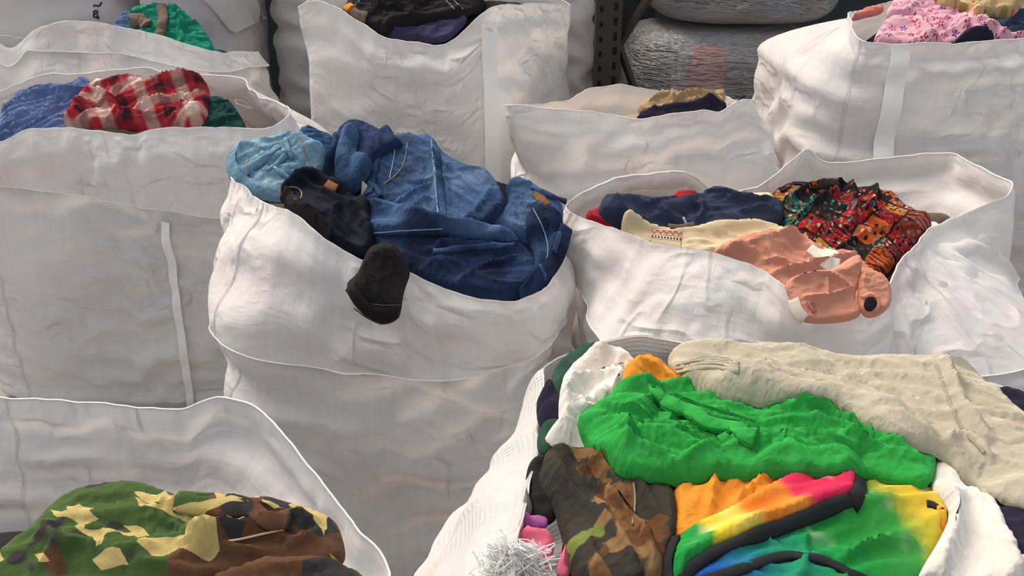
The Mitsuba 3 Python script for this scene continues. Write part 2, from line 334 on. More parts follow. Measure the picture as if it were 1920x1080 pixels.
def embroid(p, n, uv):
    x, y = uv.x, uv.y
    tri = dr.abs((y / .018) - dr.floor(y / .018) - .5) * 2
    k = dr.abs(x) ; c = mi.Color3f(srgb(236,216,180))
    z = (x + .034) / .068 * 4; zc = dr.floor(z); zf = z - zc
    zig = smoothstep(.3, .2, dr.abs(zf - .25 - .5 * tri))
    col = mix(srgb(206,120,96), srgb(70,84,110), dr.select(cell_rand(zc, 0, 3) > .5, 1.0, 0.0))
    c = mix(c, col, zig * dr.select((zc == 1) | (zc == 2), 1.0, .0))
    dots = smoothstep(.3, .2, dr.abs(tri - .5)) * smoothstep(.25, .18, dr.abs(zf - .5)); c = mix(c, srgb(60,64,70), dots * dr.select((zc == 0) | (zc == 3), 1.0, .0))
    ln = smoothstep(.0012, .0006, dr.abs(k - .0325)) + smoothstep(.0012, .0006, dr.abs(k - .0175)) + smoothstep(.0012, .0006, dr.abs(k - .003))
    return mix(c, srgb(70,70,66), dr.minimum(1, ln * .8))
cloth('embroidery', embroid)
# ------------------------------------------------------------------ the setting
GROUP = 'white bulk bags of clothes'
def boxm(x0, x1, y0, y1, z0, z1):
    m = trimesh.creation.box([x1 - x0, y1 - y0, z1 - z0]); m.apply_translation([(x0 + x1) / 2, (y0 + y1) / 2, (z0 + z1) / 2]); return m
for name, m, mat in (('floor', boxm(-8, 8, -4, 9.1, -.2, 0), 'concrete'), ('wall_back', boxm(-8, 8, 9, 9.2, 0, 4.2), 'dark_sheet'), ('unseen_ceiling', boxm(-8, 8, 6.9, 9.2, 3.6, 3.7), 'dark_sheet')):  # the ceiling is out of view, placed to keep the rack zone dark
    put(name, m, mat, smooth=False); labels[name] = {'kind': 'structure'}

# ------------------------------------------------------------------ the bags
cz = lambda *kn: (lambda th, rx, ry, rz: np.minimum(rz - .08, np.interp(rx, [k[0] for k in kn], [k[1] for k in kn])))
bag('bulk_bag', 'white bulk bag in the middle heaped with jeans',
    [(430,335,2.70),('w',-.86,3.03,1.05),('w',-.6,3.18,1.02),('w',-.2,3.2,.99),('w',.1,3.08,.97),(1062,480,2.6),(1020,545,2.35),(960,570,2.22),(850,545,2.2),(760,512,2.2),(680,490,2.22),(600,442,2.25),(545,398,2.3),(500,382,2.42)],
    (-.365,2.7,.45,.49,0,3.3), cuff=cz((-.85,.86),(-.6,.81),(-.2,.77),(.2,.79)), seed=1, group=GROUP, step=.014, ex=(.045, .09), wave=.18, amp=.024)
bag('bulk_bag_001', 'widest white bulk bag, holding a patterned skirt and a pink sweatshirt',
    [(1055,385,2.75),(1078,370,2.82),(1130,345,2.88),(1190,328,2.93),(1250,320,2.97),(1290,322,3.02),(1320,345,3.07),(1350,368,3.12),(1420,352,3.2),(1455,330,3.22),(1490,295,3.27),(1522,270,3.3),(1537,308,3.3),(1640,300,3.27),(1790,283,3.2),(1802,297,3.14),(1897,345,2.9),(1890,365,2.8),(1745,428,2.6),(1692,485,2.4),(1658,548,2.25),(1612,590,2.15),(1540,592,2.1),(1480,545,2.12),(1430,505,2.2),(1330,470,2.3),(1230,456,2.4),(1150,430,2.52),(1075,402,2.68)],
    (.89,2.68,.64,.5,0,4.5), cuff=cz((.1,.86),(.85,.74),(1.6,.86)), seed=2, group=GROUP, step=.014)
bag('bulk_bag_002', 'coarse white woven bag at the lower right, heaped with green and tie-dye clothes',
    [('w',.0,.75,1.0),(962,1015,1.14),(985,930,1.25),(1003,850,1.4),(1018,770,1.55),(1012,700,1.66),(1035,672,1.72),(1120,645,1.76),(1200,630,1.78),(1250,640,1.78),(1290,652,1.76),(1400,645,1.77),(1500,652,1.76),(1640,680,1.72),(1760,700,1.70),(1840,712,1.68),(1920,735,1.64),('w',1.07,1.45,1.03),('w',1.07,1.1,1.0),('w',1.05,.8,.98),('w',.53,.66,.95),('w',.1,.68,.97)],
    (.53,1.2,.52,.5,0,4), cuff=lambda th, rx, ry, rz: rz - .10 - .16 * np.clip((1.75 - ry) / .5, 0, 1),
    cuff_out=lambda tt, th, rx, ry: (.015 + .2 * np.clip((1.8 - ry) / .7, 0, 1) * np.clip((.3 - rx) / .25, 0, 1)) * tt ** .8, seed=3, group=GROUP, step=.012, mat='coarse_weave')
bag('bulk_bag_003', 'white bulk bag at the lower left, its right side splayed outwards, camouflage clothes inside',
    [(0,745,1.68),('w',-1.42,1.62,1.02),('w',-1.45,1.2,1.0),('w',-1.4,.75,.95),('w',-.97,.7,.9),('w',-.55,.74,.82),('w',-.32,.98,.8),(745,1075,1.3),(690,1010,1.36),(640,950,1.42),(560,850,1.53),(500,780,1.62),(465,752,1.66),(390,745,1.67),(340,768,1.68),(200,752,1.68)],
    (-.92,1.13,.43,.49,0,2.8), seed=4, group=GROUP, step=.012, shoulder=.32)
bag('bulk_bag_004', 'white bulk bag on the left with a red plaid shirt on top',
    [('w',-1.95,3.36,1.18),(0,275,3.33),(40,243,3.34),(130,240,3.34),(250,256,3.33),(268,250,3.33),(275,242,3.33),(450,240,3.34),(500,244,3.36),(545,213,3.42),(535,197,3.6),(490,185,3.8),(455,147,4.1),(300,136,4.3),(280,124,4.32),(200,135,4.32),(80,140,4.3),(0,172,4.22),('w',-2.3,4.1,1.15),('w',-2.1,3.6,1.16)],
    (-1.5,3.84,.66,.49,0,5), cuff=cz((-2,.98),(-1.6,.93),(-1.0,.82)), seed=5, group=GROUP, step=.016, straps=[(338,3.35,.045,.3,1)])
bag('bulk_bag_005', 'pale bulk bag at the upper left, teal clothes showing above its straight rim',
    [('w',-2.75,4.65,1.40),(0,78,4.6),(18,104,4.58),(60,60,4.6),(120,38,4.6),(180,40,4.6),(300,68,4.6),(380,92,4.62),(412,100,4.68),('w',-1.38,5.1,1.2),('w',-1.45,5.45,1.15),('w',-1.9,5.5,1.15),('w',-2.6,5.45,1.2),('w',-2.75,5.05,1.3)],
    (-2.05,5.06,.68,.46,0,6), cuff=cz((-2.6,1.28),(-1.9,1.27),(-1.4,1.15)), seed=6, group=GROUP, step=.02)
d = .35
bag('bulk_bag_006', 'white bulk bag at the top centre with black and purple clothes',
    [(553,15,4.42+d),(590,-2,4.38+d),(650,22,4.3+d),(720,72,4.2+d),(830,86,4.1+d),(862,70,4.08+d),(905,22,4.03+d),(925,10,4.05+d),(1000,6,4.4+d),(1073,10,4.9+d),('w',.1,5.5,1.5),('w',-.6,5.75,1.5),('w',-.98,5.3,1.5)],
    (-.36,5.05,.53,.56,-23,7), seed=7, group=GROUP, step=.018, straps=[(925,4.37,.06,.03,1)], ex=(.012,.03))
bag('bulk_bag_007', 'low white bulk bag right of centre, tan and navy clothes just above its rim',
    [(935,200,3.52),(965,197,3.5),(1040,203,3.49),(1100,208,3.49),(1200,225,3.48),(1250,218,3.48),(1330,205,3.5),(1350,216,3.5),(1375,190,3.52),(1405,186,3.58),(1425,190,3.75),('w',1.0,4.3,1.1),(1330,180,4.4),(1250,172,4.42),(1160,158,4.42),(1100,166,4.38),(1062,190,4.2),(1000,196,3.8)],
    (.55,3.94,.51,.45,0,5), seed=8, group=GROUP, step=.017)
bag('bulk_bag_008', 'tall white bulk bag at the upper right, pink floral clothes at its opening',
    [(1612,78,3.6),(1700,84,3.58),(1800,80,3.58),(1920,73,3.6),('w',2.45,3.65,1.45),('w',2.5,4.2,1.5),('w',1.9,4.65,1.52),(1690,-2,4.35),(1588,26,3.9),(1598,50,3.72)],
    (1.85,4.1,.68,.53,0,6), seed=9, group=GROUP, step=.018, straps=[(1603,3.6,.07,.006,1)], shoulder=.25)
# ------------------------------------------------------------------ heaps of clothes: each garment is a sheet that settles on what lies below it
class Heap:
    """a bag's filling: heights over a slanted plane through O, tilted towards the viewer; garments stack up on it"""
    def __init__(s, O, tilt, box, zcap=None, roll=0.0, cell=.006, lump=.02, seed=0, crest=None, drop=1.2):
        a = math.radians(tilt); s.O = np.array(O, float); b = math.radians(roll)
        s.U = np.array([math.cos(b), 0, math.sin(b)]); s.V = np.array([0, math.cos(a), math.sin(a)]); s.V = s.V - s.U * (s.U @ s.V); s.V /= np.linalg.norm(s.V)
        s.N = np.cross(s.U, s.V); s.u0, s.u1, s.v0, s.v1 = box; s.c = cell
        s.nu, s.nv = int((s.u1 - s.u0) / cell), int((s.v1 - s.v0) / cell)
        u, v = np.meshgrid(s.u0 + np.arange(s.nu) * cell, s.v0 + np.arange(s.nv) * cell)
        h = (meshkit.fbm(np.stack([u, v, 0 * u], -1) / .16, 3, seed) - .5) * 2 * lump
        if zcap is not None:                                # level off at the top of the mound
            lim = (zcap - s.O[2] - v * s.V[2] - u * s.U[2]) / s.N[2]
            k = .03; h = -k * np.log(np.exp(-np.clip(h, -2, 2) / k) + np.exp(-np.clip(lim, -2, 2) / k))
        if crest is not None:                               # behind its crest the mound falls away
            d = ray(*crest); t = ((s.O - EYE) @ s.N) / (d @ s.N); vt = (EYE + t * d - s.O) @ s.V
            x = np.maximum(0, v - vt); h = h - drop * x * x / (x + .05)
        s.H = h; s.fl = None
    def world(s, u, v, h): return s.O + np.multiply.outer(u, s.U) + np.multiply.outer(v, s.V) + np.multiply.outer(h, s.N)
    def look(s, G, u, v, order=1):
        r = map_coordinates(G, [(np.atleast_1d(v) - s.v0) / s.c, (np.atleast_1d(u) - s.u0) / s.c], order=order, mode='nearest')
        return r if np.ndim(u) else float(r[0])
    def find(s, P, lift=0.0, G=None):
        """where sight lines meet the heap: (n, 3) of u, v, h"""
        G = gaussian_filter(s.H, 3) if G is None else G
        P = np.atleast_2d(np.asarray(P, float)); d = np.array([ray(*p) for p in P])
        e = EYE - s.O; den = d @ s.N
        tp = -(e @ s.N) / np.where(np.abs(den) < 1e-3, -1e-3, den)          # at the plane
        k = np.linspace(-1, 1, 161)[None]; t = tp[:, None] + k * .5
        X = e[None, None] + t[..., None] * d[:, None]
        u, v, h = X @ s.U, X @ s.V, X @ s.N
        g = h - s.look(G, u, v) - lift
        neg = (g <= 0); i = np.where(neg.any(1), neg.argmax(1), np.abs(g).argmin(1)); i = np.clip(i, 1, 160); r = np.arange(len(P))
        a, b = g[r, i - 1], g[r, i]; w = np.where((a > 0) & (b <= 0), a / np.maximum(a - b, 1e-9), 1.0)
        tt = t[r, i - 1] * (1 - w) + t[r, i] * w
        X = e[None] + tt[:, None] * d
        return np.stack([X @ s.U, X @ s.V, X @ s.N], 1)
    def raise_to(s, pts, tri, h):
        lo = pts.min(0), pts.max(0)
        i0, i1 = int((lo[0][1] - s.v0) / s.c), int((lo[1][1] - s.v0) / s.c) + 2
        j0, j1 = int((lo[0][0] - s.u0) / s.c), int((lo[1][0] - s.u0) / s.c) + 2
        i0, j0, i1, j1 = max(i0, 0), max(j0, 0), min(i1, s.nv), min(j1, s.nu)
        if i1 <= i0 or j1 <= j0: return
        u, v = np.meshgrid(s.u0 + np.arange(j0, j1) * s.c, s.v0 + np.arange(i0, i1) * s.c)
        from scipy.spatial import cKDTree
        d, k = cKDTree(pts).query(np.stack([u.ravel(), v.ravel()], 1), k=3)
        w = 1 / (d + 1e-6); hv = (h[k] * w).sum(1) / w.sum(1); hv[d[:, 0] > s.c * 1.6] = -9
        s.H[i0:i1, j0:j1] = np.maximum(s.H[i0:i1, j0:j1], hv.reshape(u.shape))

def polydist(q, line):
    """signed distance (left positive) and run along the polyline"""
    a, b = line[:-1], line[1:]; ab = b - a
    t = np.clip(((q[:, None] - a) * ab).sum(-1) / np.maximum((ab * ab).sum(-1), 1e-12), 0, 1)
    d = q[:, None] - (a + t[..., None] * ab); dd = (d * d).sum(-1); i = dd.argmin(1); r = np.arange(len(q))
    sgn = np.sign(ab[i, 0] * d[r, i, 1] - ab[i, 1] * d[r, i, 0])
    L = np.r_[0, np.cumsum(np.sqrt((ab * ab).sum(-1)))]
    run = (L[i] + t[r, i] * np.sqrt((ab * ab).sum(-1))[i]) / L[-1]
    return np.sqrt(dd[r, i]) * np.where(sgn == 0, 1, sgn), run

def garment(key, heap, poly, mat, label=None, cat='clothing', puff=.03, ex=(.06, .12), along=None, folds=(), res=.008, seed=0, soft=2, edge=None, wave=.07, amp=.012, iters=80, bend=.02, crumple=1.0,
            parent=None, group=None, lift=0.0, thick=.004, name='cloth', sag=1.0, keep=True, flat=False, drop=.012):
    """poly: the outline as sight lines; along: two sight lines giving the grain; folds: (polyline, height, width, lee) ridges, lee = how slowly the far (right-hand) side falls"""
    puff = puff * .45; edge = edge or max(.015, puff * 1.0); ex = (ex[0] * 1.2 * crumple, ex[1] * 2.1 * crumple); amp = amp * 2.1 * crumple
    G3 = gaussian_filter(heap.H, 3.5)
    out = chaikin(poly, soft) if soft else np.asarray(poly, float)
    B = heap.find(out, lift + puff * .25, G3)
    Buv = resample(B[:, :2], res, closed=True)
    if soft: Buv = np.stack([gaussian_filter1d(Buv[:, k], 1.2, mode='wrap') for k in (0, 1)], 1)
    pg = sg.Polygon(Buv)
    if not pg.is_valid:
        pg = pg.buffer(0); pg = max(pg.geoms, key=lambda g: g.area) if hasattr(pg, 'geoms') else pg
        Buv = resample(np.array(pg.exterior.coords)[:-1], res, closed=True); pg = sg.Polygon(Buv).buffer(0)
        if hasattr(pg, 'geoms'): pg = max(pg.geoms, key=lambda g: g.area)
    if not sg.polygon.LinearRing(Buv).is_ccw: Buv = Buv[::-1].copy()
    x0, y0, x1, y1 = pg.bounds; rng = np.random.default_rng(seed + 1)
    gx, gy = np.meshgrid(np.arange(x0, x1, res), np.arange(y0, y1, res * .87)); gx = gx + (np.arange(gx.shape[0]) % 2)[:, None] * res / 2
    q = np.stack([gx.ravel(), gy.ravel()], 1) + rng.uniform(-.12, .12, (gx.size, 2)) * res
    inn = pg.buffer(-res * .62)
    q = q[shapely.contains_xy(inn, q[:, 0], q[:, 1])]
    nb = len(Buv); uv = np.vstack([Buv, q]); tri = Delaunay(uv).simplices
    c = uv[tri].mean(1); tri = tri[shapely.contains_xy(pg, c[:, 0], c[:, 1])]
    a, b, cc = uv[tri[:, 0]], uv[tri[:, 1]], uv[tri[:, 2]]
    ar = (b[:, 0] - a[:, 0]) * (cc[:, 1] - a[:, 1]) - (b[:, 1] - a[:, 1]) * (cc[:, 0] - a[:, 0])
    tri = tri[np.abs(ar) > 1e-9]; ar = ar[np.abs(ar) > 1e-9]; tri[ar < 0] = tri[ar < 0][:, ::-1]
    n = len(uv); bd = np.zeros(n, bool); bd[:nb] = True
    dist = cKDTree(resample(Buv, res * .4, closed=True)).query(uv)[0]; dist[:nb] = 0
    if along is not None:
        A = heap.find(along, 0, G3)[:, :2]; g = A[1] - A[0]; g /= np.linalg.norm(g)
    else: g = np.array([1.0, 0])
    gp = np.array([-g[1], g[0]])
    k = 1 - np.clip(dist / edge, 0, 1); prof = puff * np.sqrt(np.maximum(0, 1 - k ** 2)) * (1 + 1.2 * (meshkit.fbm(np.c_[uv, 0 * dist] / .13, 2, seed + 77) - .45))
    fol = np.zeros(n)
    for (pl, hgt, wid, lee) in folds:
        ln = resample(heap.find(chaikin(pl, 1, False), puff, G3)[:, :2], .01)
        sd, run = polydist(uv, ln); end = np.clip(np.minimum(run, 1 - run) / .18, 0, 1) ** .6
        x = sd / wid; up = np.where(x >= 0, np.exp(-(x / .35) ** 2), np.exp(-np.abs(x) / max(lee, .05)))
        fol = np.maximum(fol, hgt * end * up) if hgt > 0 else fol + hgt * end * up
    cr = np.random.default_rng(seed * 7 + 5); nc = int(np.clip(pg.area * 320 * min(1.2, .4 + crumple), 3, 34)) if not flat and ex[1] > 0 else 0
    ext = math.sqrt(pg.area)
    for _ in range(nc):                                     # long pulled folds, running roughly with the grain
        p0 = q[cr.integers(len(q))] if len(q) else Buv[0]; an = cr.normal(0, .38); bn = cr.normal(0, 1.2)
        L = ext * cr.uniform(.25, .75); tt = np.linspace(-.5, .5, 13)
        ang = an + bn * tt; st_ = np.stack([np.cos(ang), np.sin(ang)], 1) * L / 12
        ln = p0 + np.cumsum(st_[:, :1] * g + st_[:, 1:] * gp, 0) - (st_.sum(0)[0] * g + st_.sum(0)[1] * gp) / 2
        hh, ww = cr.uniform(.005, .0145) * min(1.25, .5 + .65 * crumple), cr.uniform(.008, .019)
        sd, run = polydist(uv, ln); end = np.clip(np.minimum(run, 1 - run) / .3, 0, 1); sd = sd * cr.choice([-1, 1])
        x = sd / ww; fol = fol + hh * end * np.where(x >= 0, np.exp(-(x / .38) ** 2), np.exp(-np.abs(x) / .9))
    fol *= np.clip(dist / (edge * .5), 0, 1)
    fl0 = gaussian_filter(grey_dilation(heap.H, size=(3, 3)), 1.6)
    def rest(d, e):
        a_, b_ = d[:, 0] * g[0] + d[:, 1] * g[1], d[:, 0] * gp[0] + d[:, 1] * gp[1]
        wt = np.clip(.5 * (dist[e[:, 0]] + dist[e[:, 1]]) / .045, .1, 1)
        return np.sqrt((a_ * (1 + wt * ex[0])) ** 2 + (b_ * (1 + wt * ex[1])) ** 2 + d[:, 2] ** 2)
    m = np.stack([uv @ g, uv @ gp, 0 * dist], 1)
    el = float(np.clip((ex[1] + .01) / (ex[0] + .01), .5, 2.6))
    wq = m + .35 * wave * (np.stack([meshkit.noise(m / (wave * 1.6), seed + 50), meshkit.noise(m / (wave * 1.6), seed + 51), 0 * dist], 1) - .5) * [1, 1, 0]
    nz = crease(wq / [wave * el, wave * .85, 1], seed, True, 2) * amp + crease(wq / [wave * .5 * el, wave * .42, 1], seed + 3, True, 2) * amp * .4
    nz *= .35 + 1.3 * meshkit.noise(m / (wave * 3), seed + 52)
    fade = np.clip(dist / (.5 * edge), 0, 1)
    floor = heap.look(fl0, uv[:, 0], uv[:, 1]) + prof + fol + thick
    s = Sheet(np.c_[uv, floor], tri, rest)
    P = np.c_[uv, floor + np.maximum(0, nz) * fade]; Q = P.copy(); P0 = P.copy()
    if flat: iters = 0; P[:, 2] = floor
    for it in range(iters):
        V = (P - Q) * .9; Q = P; P = P + V; P[:, 2] -= .000004 * sag
        for _ in range(3): P = s.stretch(P, .95)
        D = P - P0; P = P - bend * s.lap(s.lap(D))
        P[:, :2] += .06 * (uv - P[:, :2])
        if it % 4 == 0: floor = heap.look(fl0, P[:, 0], P[:, 1]) + prof + fol + thick
        P[:, 2] = np.maximum(P[:, 2], floor)
        hi = floor + .04; P[:, 2] = np.minimum(P[:, 2], hi)
        P[bd, :2] = uv[bd]; P[bd, 2] = np.minimum(P[bd, 2], floor[bd] + .004)
    base = heap.look(heap.H, P[:, 0], P[:, 1])
    if keep: heap.raise_to(P[:, :2], tri, P[:, 2])
    lo = np.minimum(base + .001, P[:, 2] - thick); lo[bd] = np.minimum(lo[bd], P[bd, 2] - .006)
    # lower skin: slightly smaller so that the edge rolls under
    cen = P[:, :2].mean(0)
    Lw = np.c_[P[:, :2], lo - drop * 0]
    top, low = heap.world(P[:, 0], P[:, 1], P[:, 2]), heap.world(Lw[:, 0], Lw[:, 1], Lw[:, 2])
    i = np.arange(nb); j = (i + 1) % nb
    side = np.vstack([np.stack([i, i + n, j], 1), np.stack([j, i + n, j + n], 1)])
    # the hidden underside is left off: cloth with its edge turned down
    verts = np.vstack([top, low[:nb]]); faces = np.vstack([tri, side])
    k = uniq(f'{parent}__{name}') if parent else uniq(key)
    muv = np.stack([uv @ g, uv @ gp], 1)
    scene[k] = ply((verts, faces), mat, True, uv=np.vstack([muv, muv[:nb]]))
    if parent: tag(k, label)
    else: tag(k, label, cat, group)
    return dict(key=k, P=P, tri=tri, uv=uv, heap=heap, g=g, gp=gp, nb=nb)

def on_cloth(gm, px, lift=.003):
    """a line of sight lines laid on the garment: (points, normals)"""
    h = gm['heap']; G = gaussian_filter(h.H, .8)
    q = h.find(chaikin(px, 2, False), 0, G); q = resample(q, .006)
    q[:, 2] = gaussian_filter1d(h.look(G, q[:, 0], q[:, 1]), 1.0) + lift
    return h.world(q[:, 0], q[:, 1], q[:, 2]), q
def strip(gm, px, width, mat, name, thick=.004, lift=.002, label=None, parent=None):
    p, q = on_cloth(gm, px, lift); h = gm['heap']
    t = np.gradient(q[:, :2], axis=0); t /= np.linalg.norm(t, axis=1, keepdims=True) + 1e-9; s = np.stack([-t[:, 1], t[:, 0]], 1)
    G = gaussian_filter(h.H, .8)
    a, b = q[:, :2] + s * width / 2, q[:, :2] - s * width / 2
    A, Bq, Cc = ((x, gaussian_filter1d(h.look(G, x[:, 0], x[:, 1]), 1.0) + lift) for x in (a, b, q[:, :2]))
    L, R = h.world(A[0][:, 0], A[0][:, 1], A[1]), h.world(Bq[0][:, 0], Bq[0][:, 1], Bq[1])
    M = h.world(Cc[0][:, 0], Cc[0][:, 1], np.maximum(Cc[1], .5 * (A[1] + Bq[1])) + thick)
    n = len(L); v = np.stack([L - h.N * .004, L + h.N * thick * .7, M, R + h.N * thick * .7, R - h.N * .004], 1).reshape(-1, 3)
    f = np.vstack([grid_faces(n, 5), [[0, 1, 2], [0, 2, 3], [0, 3, 4]], [[5*n-5, 5*n-3, 5*n-4], [5*n-5, 5*n-2, 5*n-3], [5*n-5, 5*n-1, 5*n-2]]])
    L_ = np.r_[0, np.cumsum(np.linalg.norm(np.diff(q[:, :2], axis=0), axis=1))]
    w = np.array([-1, -1, 0, 1, 1]) * width / 2
    uv = np.stack(np.broadcast_arrays(L_[:, None], w[None]), -1).reshape(-1, 2)
    k = uniq(f"{parent or gm['key']}__{name}"); scene[k] = ply((v, f), mat, True, uv=uv); tag(k, label); return k
def seam(gm, px, mat, r=.0022, name='seam', lift=.001, parent=None):
    p, _ = on_cloth(gm, px, lift); k = uniq(f"{parent or gm['key']}__{name}"); scene[k] = ply(tube(p, r, 5), mat, True); return k
def disc(gm, px, r, mat, name='button', t=.004):
    h = gm['heap']; q = h.find([px], 0, gaussian_filter(h.H, 1))[0]
    e = .01; gx = (h.look(h.H, q[0] + e, q[1]) - h.look(h.H, q[0] - e, q[1])) / (2 * e); gy = (h.look(h.H, q[0], q[1] + e) - h.look(h.H, q[0], q[1] - e)) / (2 * e)
    nn = h.N - h.U * float(np.clip(gx, -1, 1)) - h.V * float(np.clip(gy, -1, 1)); nn /= np.linalg.norm(nn)
    pr = np.array([[0, t], [r * .55, t], [r * .62, t * 1.35], [r * .9, t * 1.35], [r, t * .7], [r, -t]])
    m = trimesh.creation.revolve(pr, sections=20); m.apply_transform(trimesh.geometry.align_vectors([0, 0, 1], nn)); m.apply_translation(h.world(q[0], q[1], q[2]))
    return put(name, m, mat, gm['key'], smooth=40)
def fill(name, label, bagkey, heap, mat, sink=.04, shrink=.9, res=.018):
    """the mass of clothes below the ones that can be told apart"""
    B = BAGS[bagkey]; G = B['G']; cx, cy = B['c']; n = G.shape[1]
    row = int(G.shape[0] * .18); lo_, ri_ = G[row, ::4, :2], G[1, ::4, :2]; ra, rb = np.hypot(*(lo_ - [cx, cy]).T), np.hypot(*(ri_ - [cx, cy]).T)
    loop = (lo_ - [cx, cy]) * np.minimum(1, rb / ra)[:, None] + [cx, cy]; loop = (loop - [cx, cy]) * shrink + [cx, cy]
    # plan position -> (u, v) on the mound
    vv = np.linspace(heap.v0, heap.v1, 500); hh = heap.look(gaussian_filter(heap.H, 4), np.full(500, 0.5 * (heap.u0 + heap.u1)), vv)
    yy = heap.O[1] + vv * heap.V[1] + hh * heap.N[1]; yy = np.maximum.accumulate(yy + 1e-6 * np.arange(500))
    v = np.interp(loop[:, 1], yy, vv); u = (loop[:, 0] - heap.O[0]) / heap.U[0]
    Buv = resample(np.stack([u, v], 1), res, closed=True); pg = sg.Polygon(Buv).buffer(0)
    x0, y0, x1, y1 = pg.bounds
    gx, gy = np.meshgrid(np.arange(x0, x1, res), np.arange(y0, y1, res)); q = np.stack([gx.ravel(), gy.ravel()], 1)
    inn = pg.buffer(-res * .6); q = q[shapely.contains_xy(inn, q[:, 0], q[:, 1])]
    uv = np.vstack([Buv, q]); tri = Delaunay(uv).simplices; c = uv[tri].mean(1); tri = tri[shapely.contains_xy(pg, c[:, 0], c[:, 1])]
    h = heap.look(heap.H, uv[:, 0], uv[:, 1]) - sink; n = len(uv)
    de = cKDTree(resample(Buv, res * .5, closed=True)).query(uv)[0]; h = h - .14 * np.clip(1 - de / .13, 0, 1) ** 2; nb = len(Buv)
    top = heap.world(uv[:, 0], uv[:, 1], h); low = top * [1, 1, 0] + [0, 0, .12]
    low[:, :2] = (low[:, :2] - [cx, cy]) * .9 + [cx, cy]
    i = np.arange(nb); j = (i + 1) % nb
    m = trimesh.Trimesh(np.vstack([top, low]), np.vstack([tri, tri[:, ::-1] + n, np.stack([i, j, i + n], 1), np.stack([j, j + n, i + n], 1)]), process=False)
    trimesh.repair.fix_normals(m)
    k = uniq(name); scene[k] = ply(m, mat, 40); tag(k, label, 'clothing', None, 'stuff'); return k
# ------------------------------------------------------------------ lower left bag: camouflage
def grain(heap, along):
    A = heap.find(along, 0, gaussian_filter(heap.H, 3.5))[:, :2]; g = A[1] - A[0]; g /= np.linalg.norm(g); gp = np.array([-g[1], g[0]])
    def f(px):
        q = heap.find(px, 0, gaussian_filter(heap.H, 3.5))[:, :2]; return np.stack([q @ g, q @ gp], 1)
    return f
hp = Heap(at(330, 1010, 1.2), 15, (-1.0, .5, -.55, .5), lump=.02, seed=1, crest=(300,915))
fill('clothes_pile', 'dark clothes underneath the camouflage jacket', 'bulk_bag_003', hp, 'black_cloth', sink=0.17)
gr = grain(hp, [(100, 990), (560, 990)])
sand = [[(262,962),(285,972),(310,985),(340,978),(372,985),(400,1000),(440,1010),(470,1020),(440,1024),(395,1016),(350,1002),(300,990),(270,980)],
        [(264,952),(282,950),(325,962),(365,980),(395,985),(402,1018),(380,1012),(340,1000),(300,975),(272,966)],
        [(104,968),(140,990),(135,970),(160,972),(185,980),(178,992),(196,998),(175,1006),(170,1020),(208,1020),(256,1017),(240,1008),(262,1010),(300,1032),(275,1036),(250,1026),(210,1032),(205,1055),(196,1062),(185,1035),(152,1020),(158,1006),(120,994)],
        [(268,1060),(285,1038),(340,1042),(390,1032),(415,1015),(425,1020),(422,1062),(400,1072),(345,1062),(300,1074)],
        [(548,955),(580,948),(598,960),(620,975),(618,990),(612,1028),(598,1010),(590,985),(570,978),(548,968)],
        [(433,948),(448,944),(455,960),(440,958)], [(488,965),(500,962),(510,975),(540,980),(520,985),(500,982)],
        [(190,1080),(215,1068),(240,1068),(250,1085),(200,1095)], [(0,1056),(14,1060),(20,1075),(5,1082),(-8,1075)], [(80,1072),(100,1074),(108,1085),(90,1088)], [(472,932),(490,930),(490,944),(476,944)], [(620,1058),(648,1062),(662,1078),(640,1082)]]
cloth('camo_woodland', camo_wood([gr(q) for q in sand], float(gr([(250, 1000)])[0, 0]), float(gr([(470, 1000)])[0, 0])), bump=.003)
jk = garment('camouflage_jacket', hp, [(-30,1060),(30,1012),(62,992),(82,962),(110,935),(150,916),(200,911),(255,908),(290,916),(320,925),(345,938),(400,942),(440,938),(475,931),(512,932),(535,940),(565,946),(600,958),(630,975),(640,1000),(650,1040),(640,1062),(560,1075),(460,1090),(300,1110),(-30,1130)], 'camo_woodland',
    'crumpled woodland camouflage jacket with sand patches in the lower left bag', 'jacket', puff=.055, ex=(.08, .10), along=[(100, 990), (560, 990)], seed=11, crumple=0.8, wave=.07, amp=.012, res=.007, edge=.07,
    folds=[([(350,1020),(430,1010),(520,992),(600,975)], .028, .035, .3), ([(300,930),(370,950),(430,952),(500,962),(560,972)], .022, .02, 1.2), ([(80,1000),(110,1020),(115,1080)], .02, .03, .4), ([(250,1062),(330,1074),(440,1072)], .02, .03, .3)])
seam(jk, [(418,1016),(450,1012),(500,1000),(545,990)], 'cream_knit', .002, 'piping'); 
strip(jk, [(330,938),(400,950),(440,952),(500,968),(548,975)], .03, 'camo_woodland', 'collar', thick=.008)
gr2 = garment('camouflage_trousers', hp, [(360,1110),(400,1082),(450,1066),(520,1053),(575,1046),(625,1052),(660,1068),(700,1092),(700,1140),(360,1150)], 'camo_woodland',
    'camouflage trousers folded in front of the camouflage jacket', 'trousers', puff=.04, ex=(.08, .12), along=[(430, 1080), (640, 1060)], seed=13, wave=.06, folds=[([(480,1085),(560,1068),(600,1075)], .015, .02, .4)])

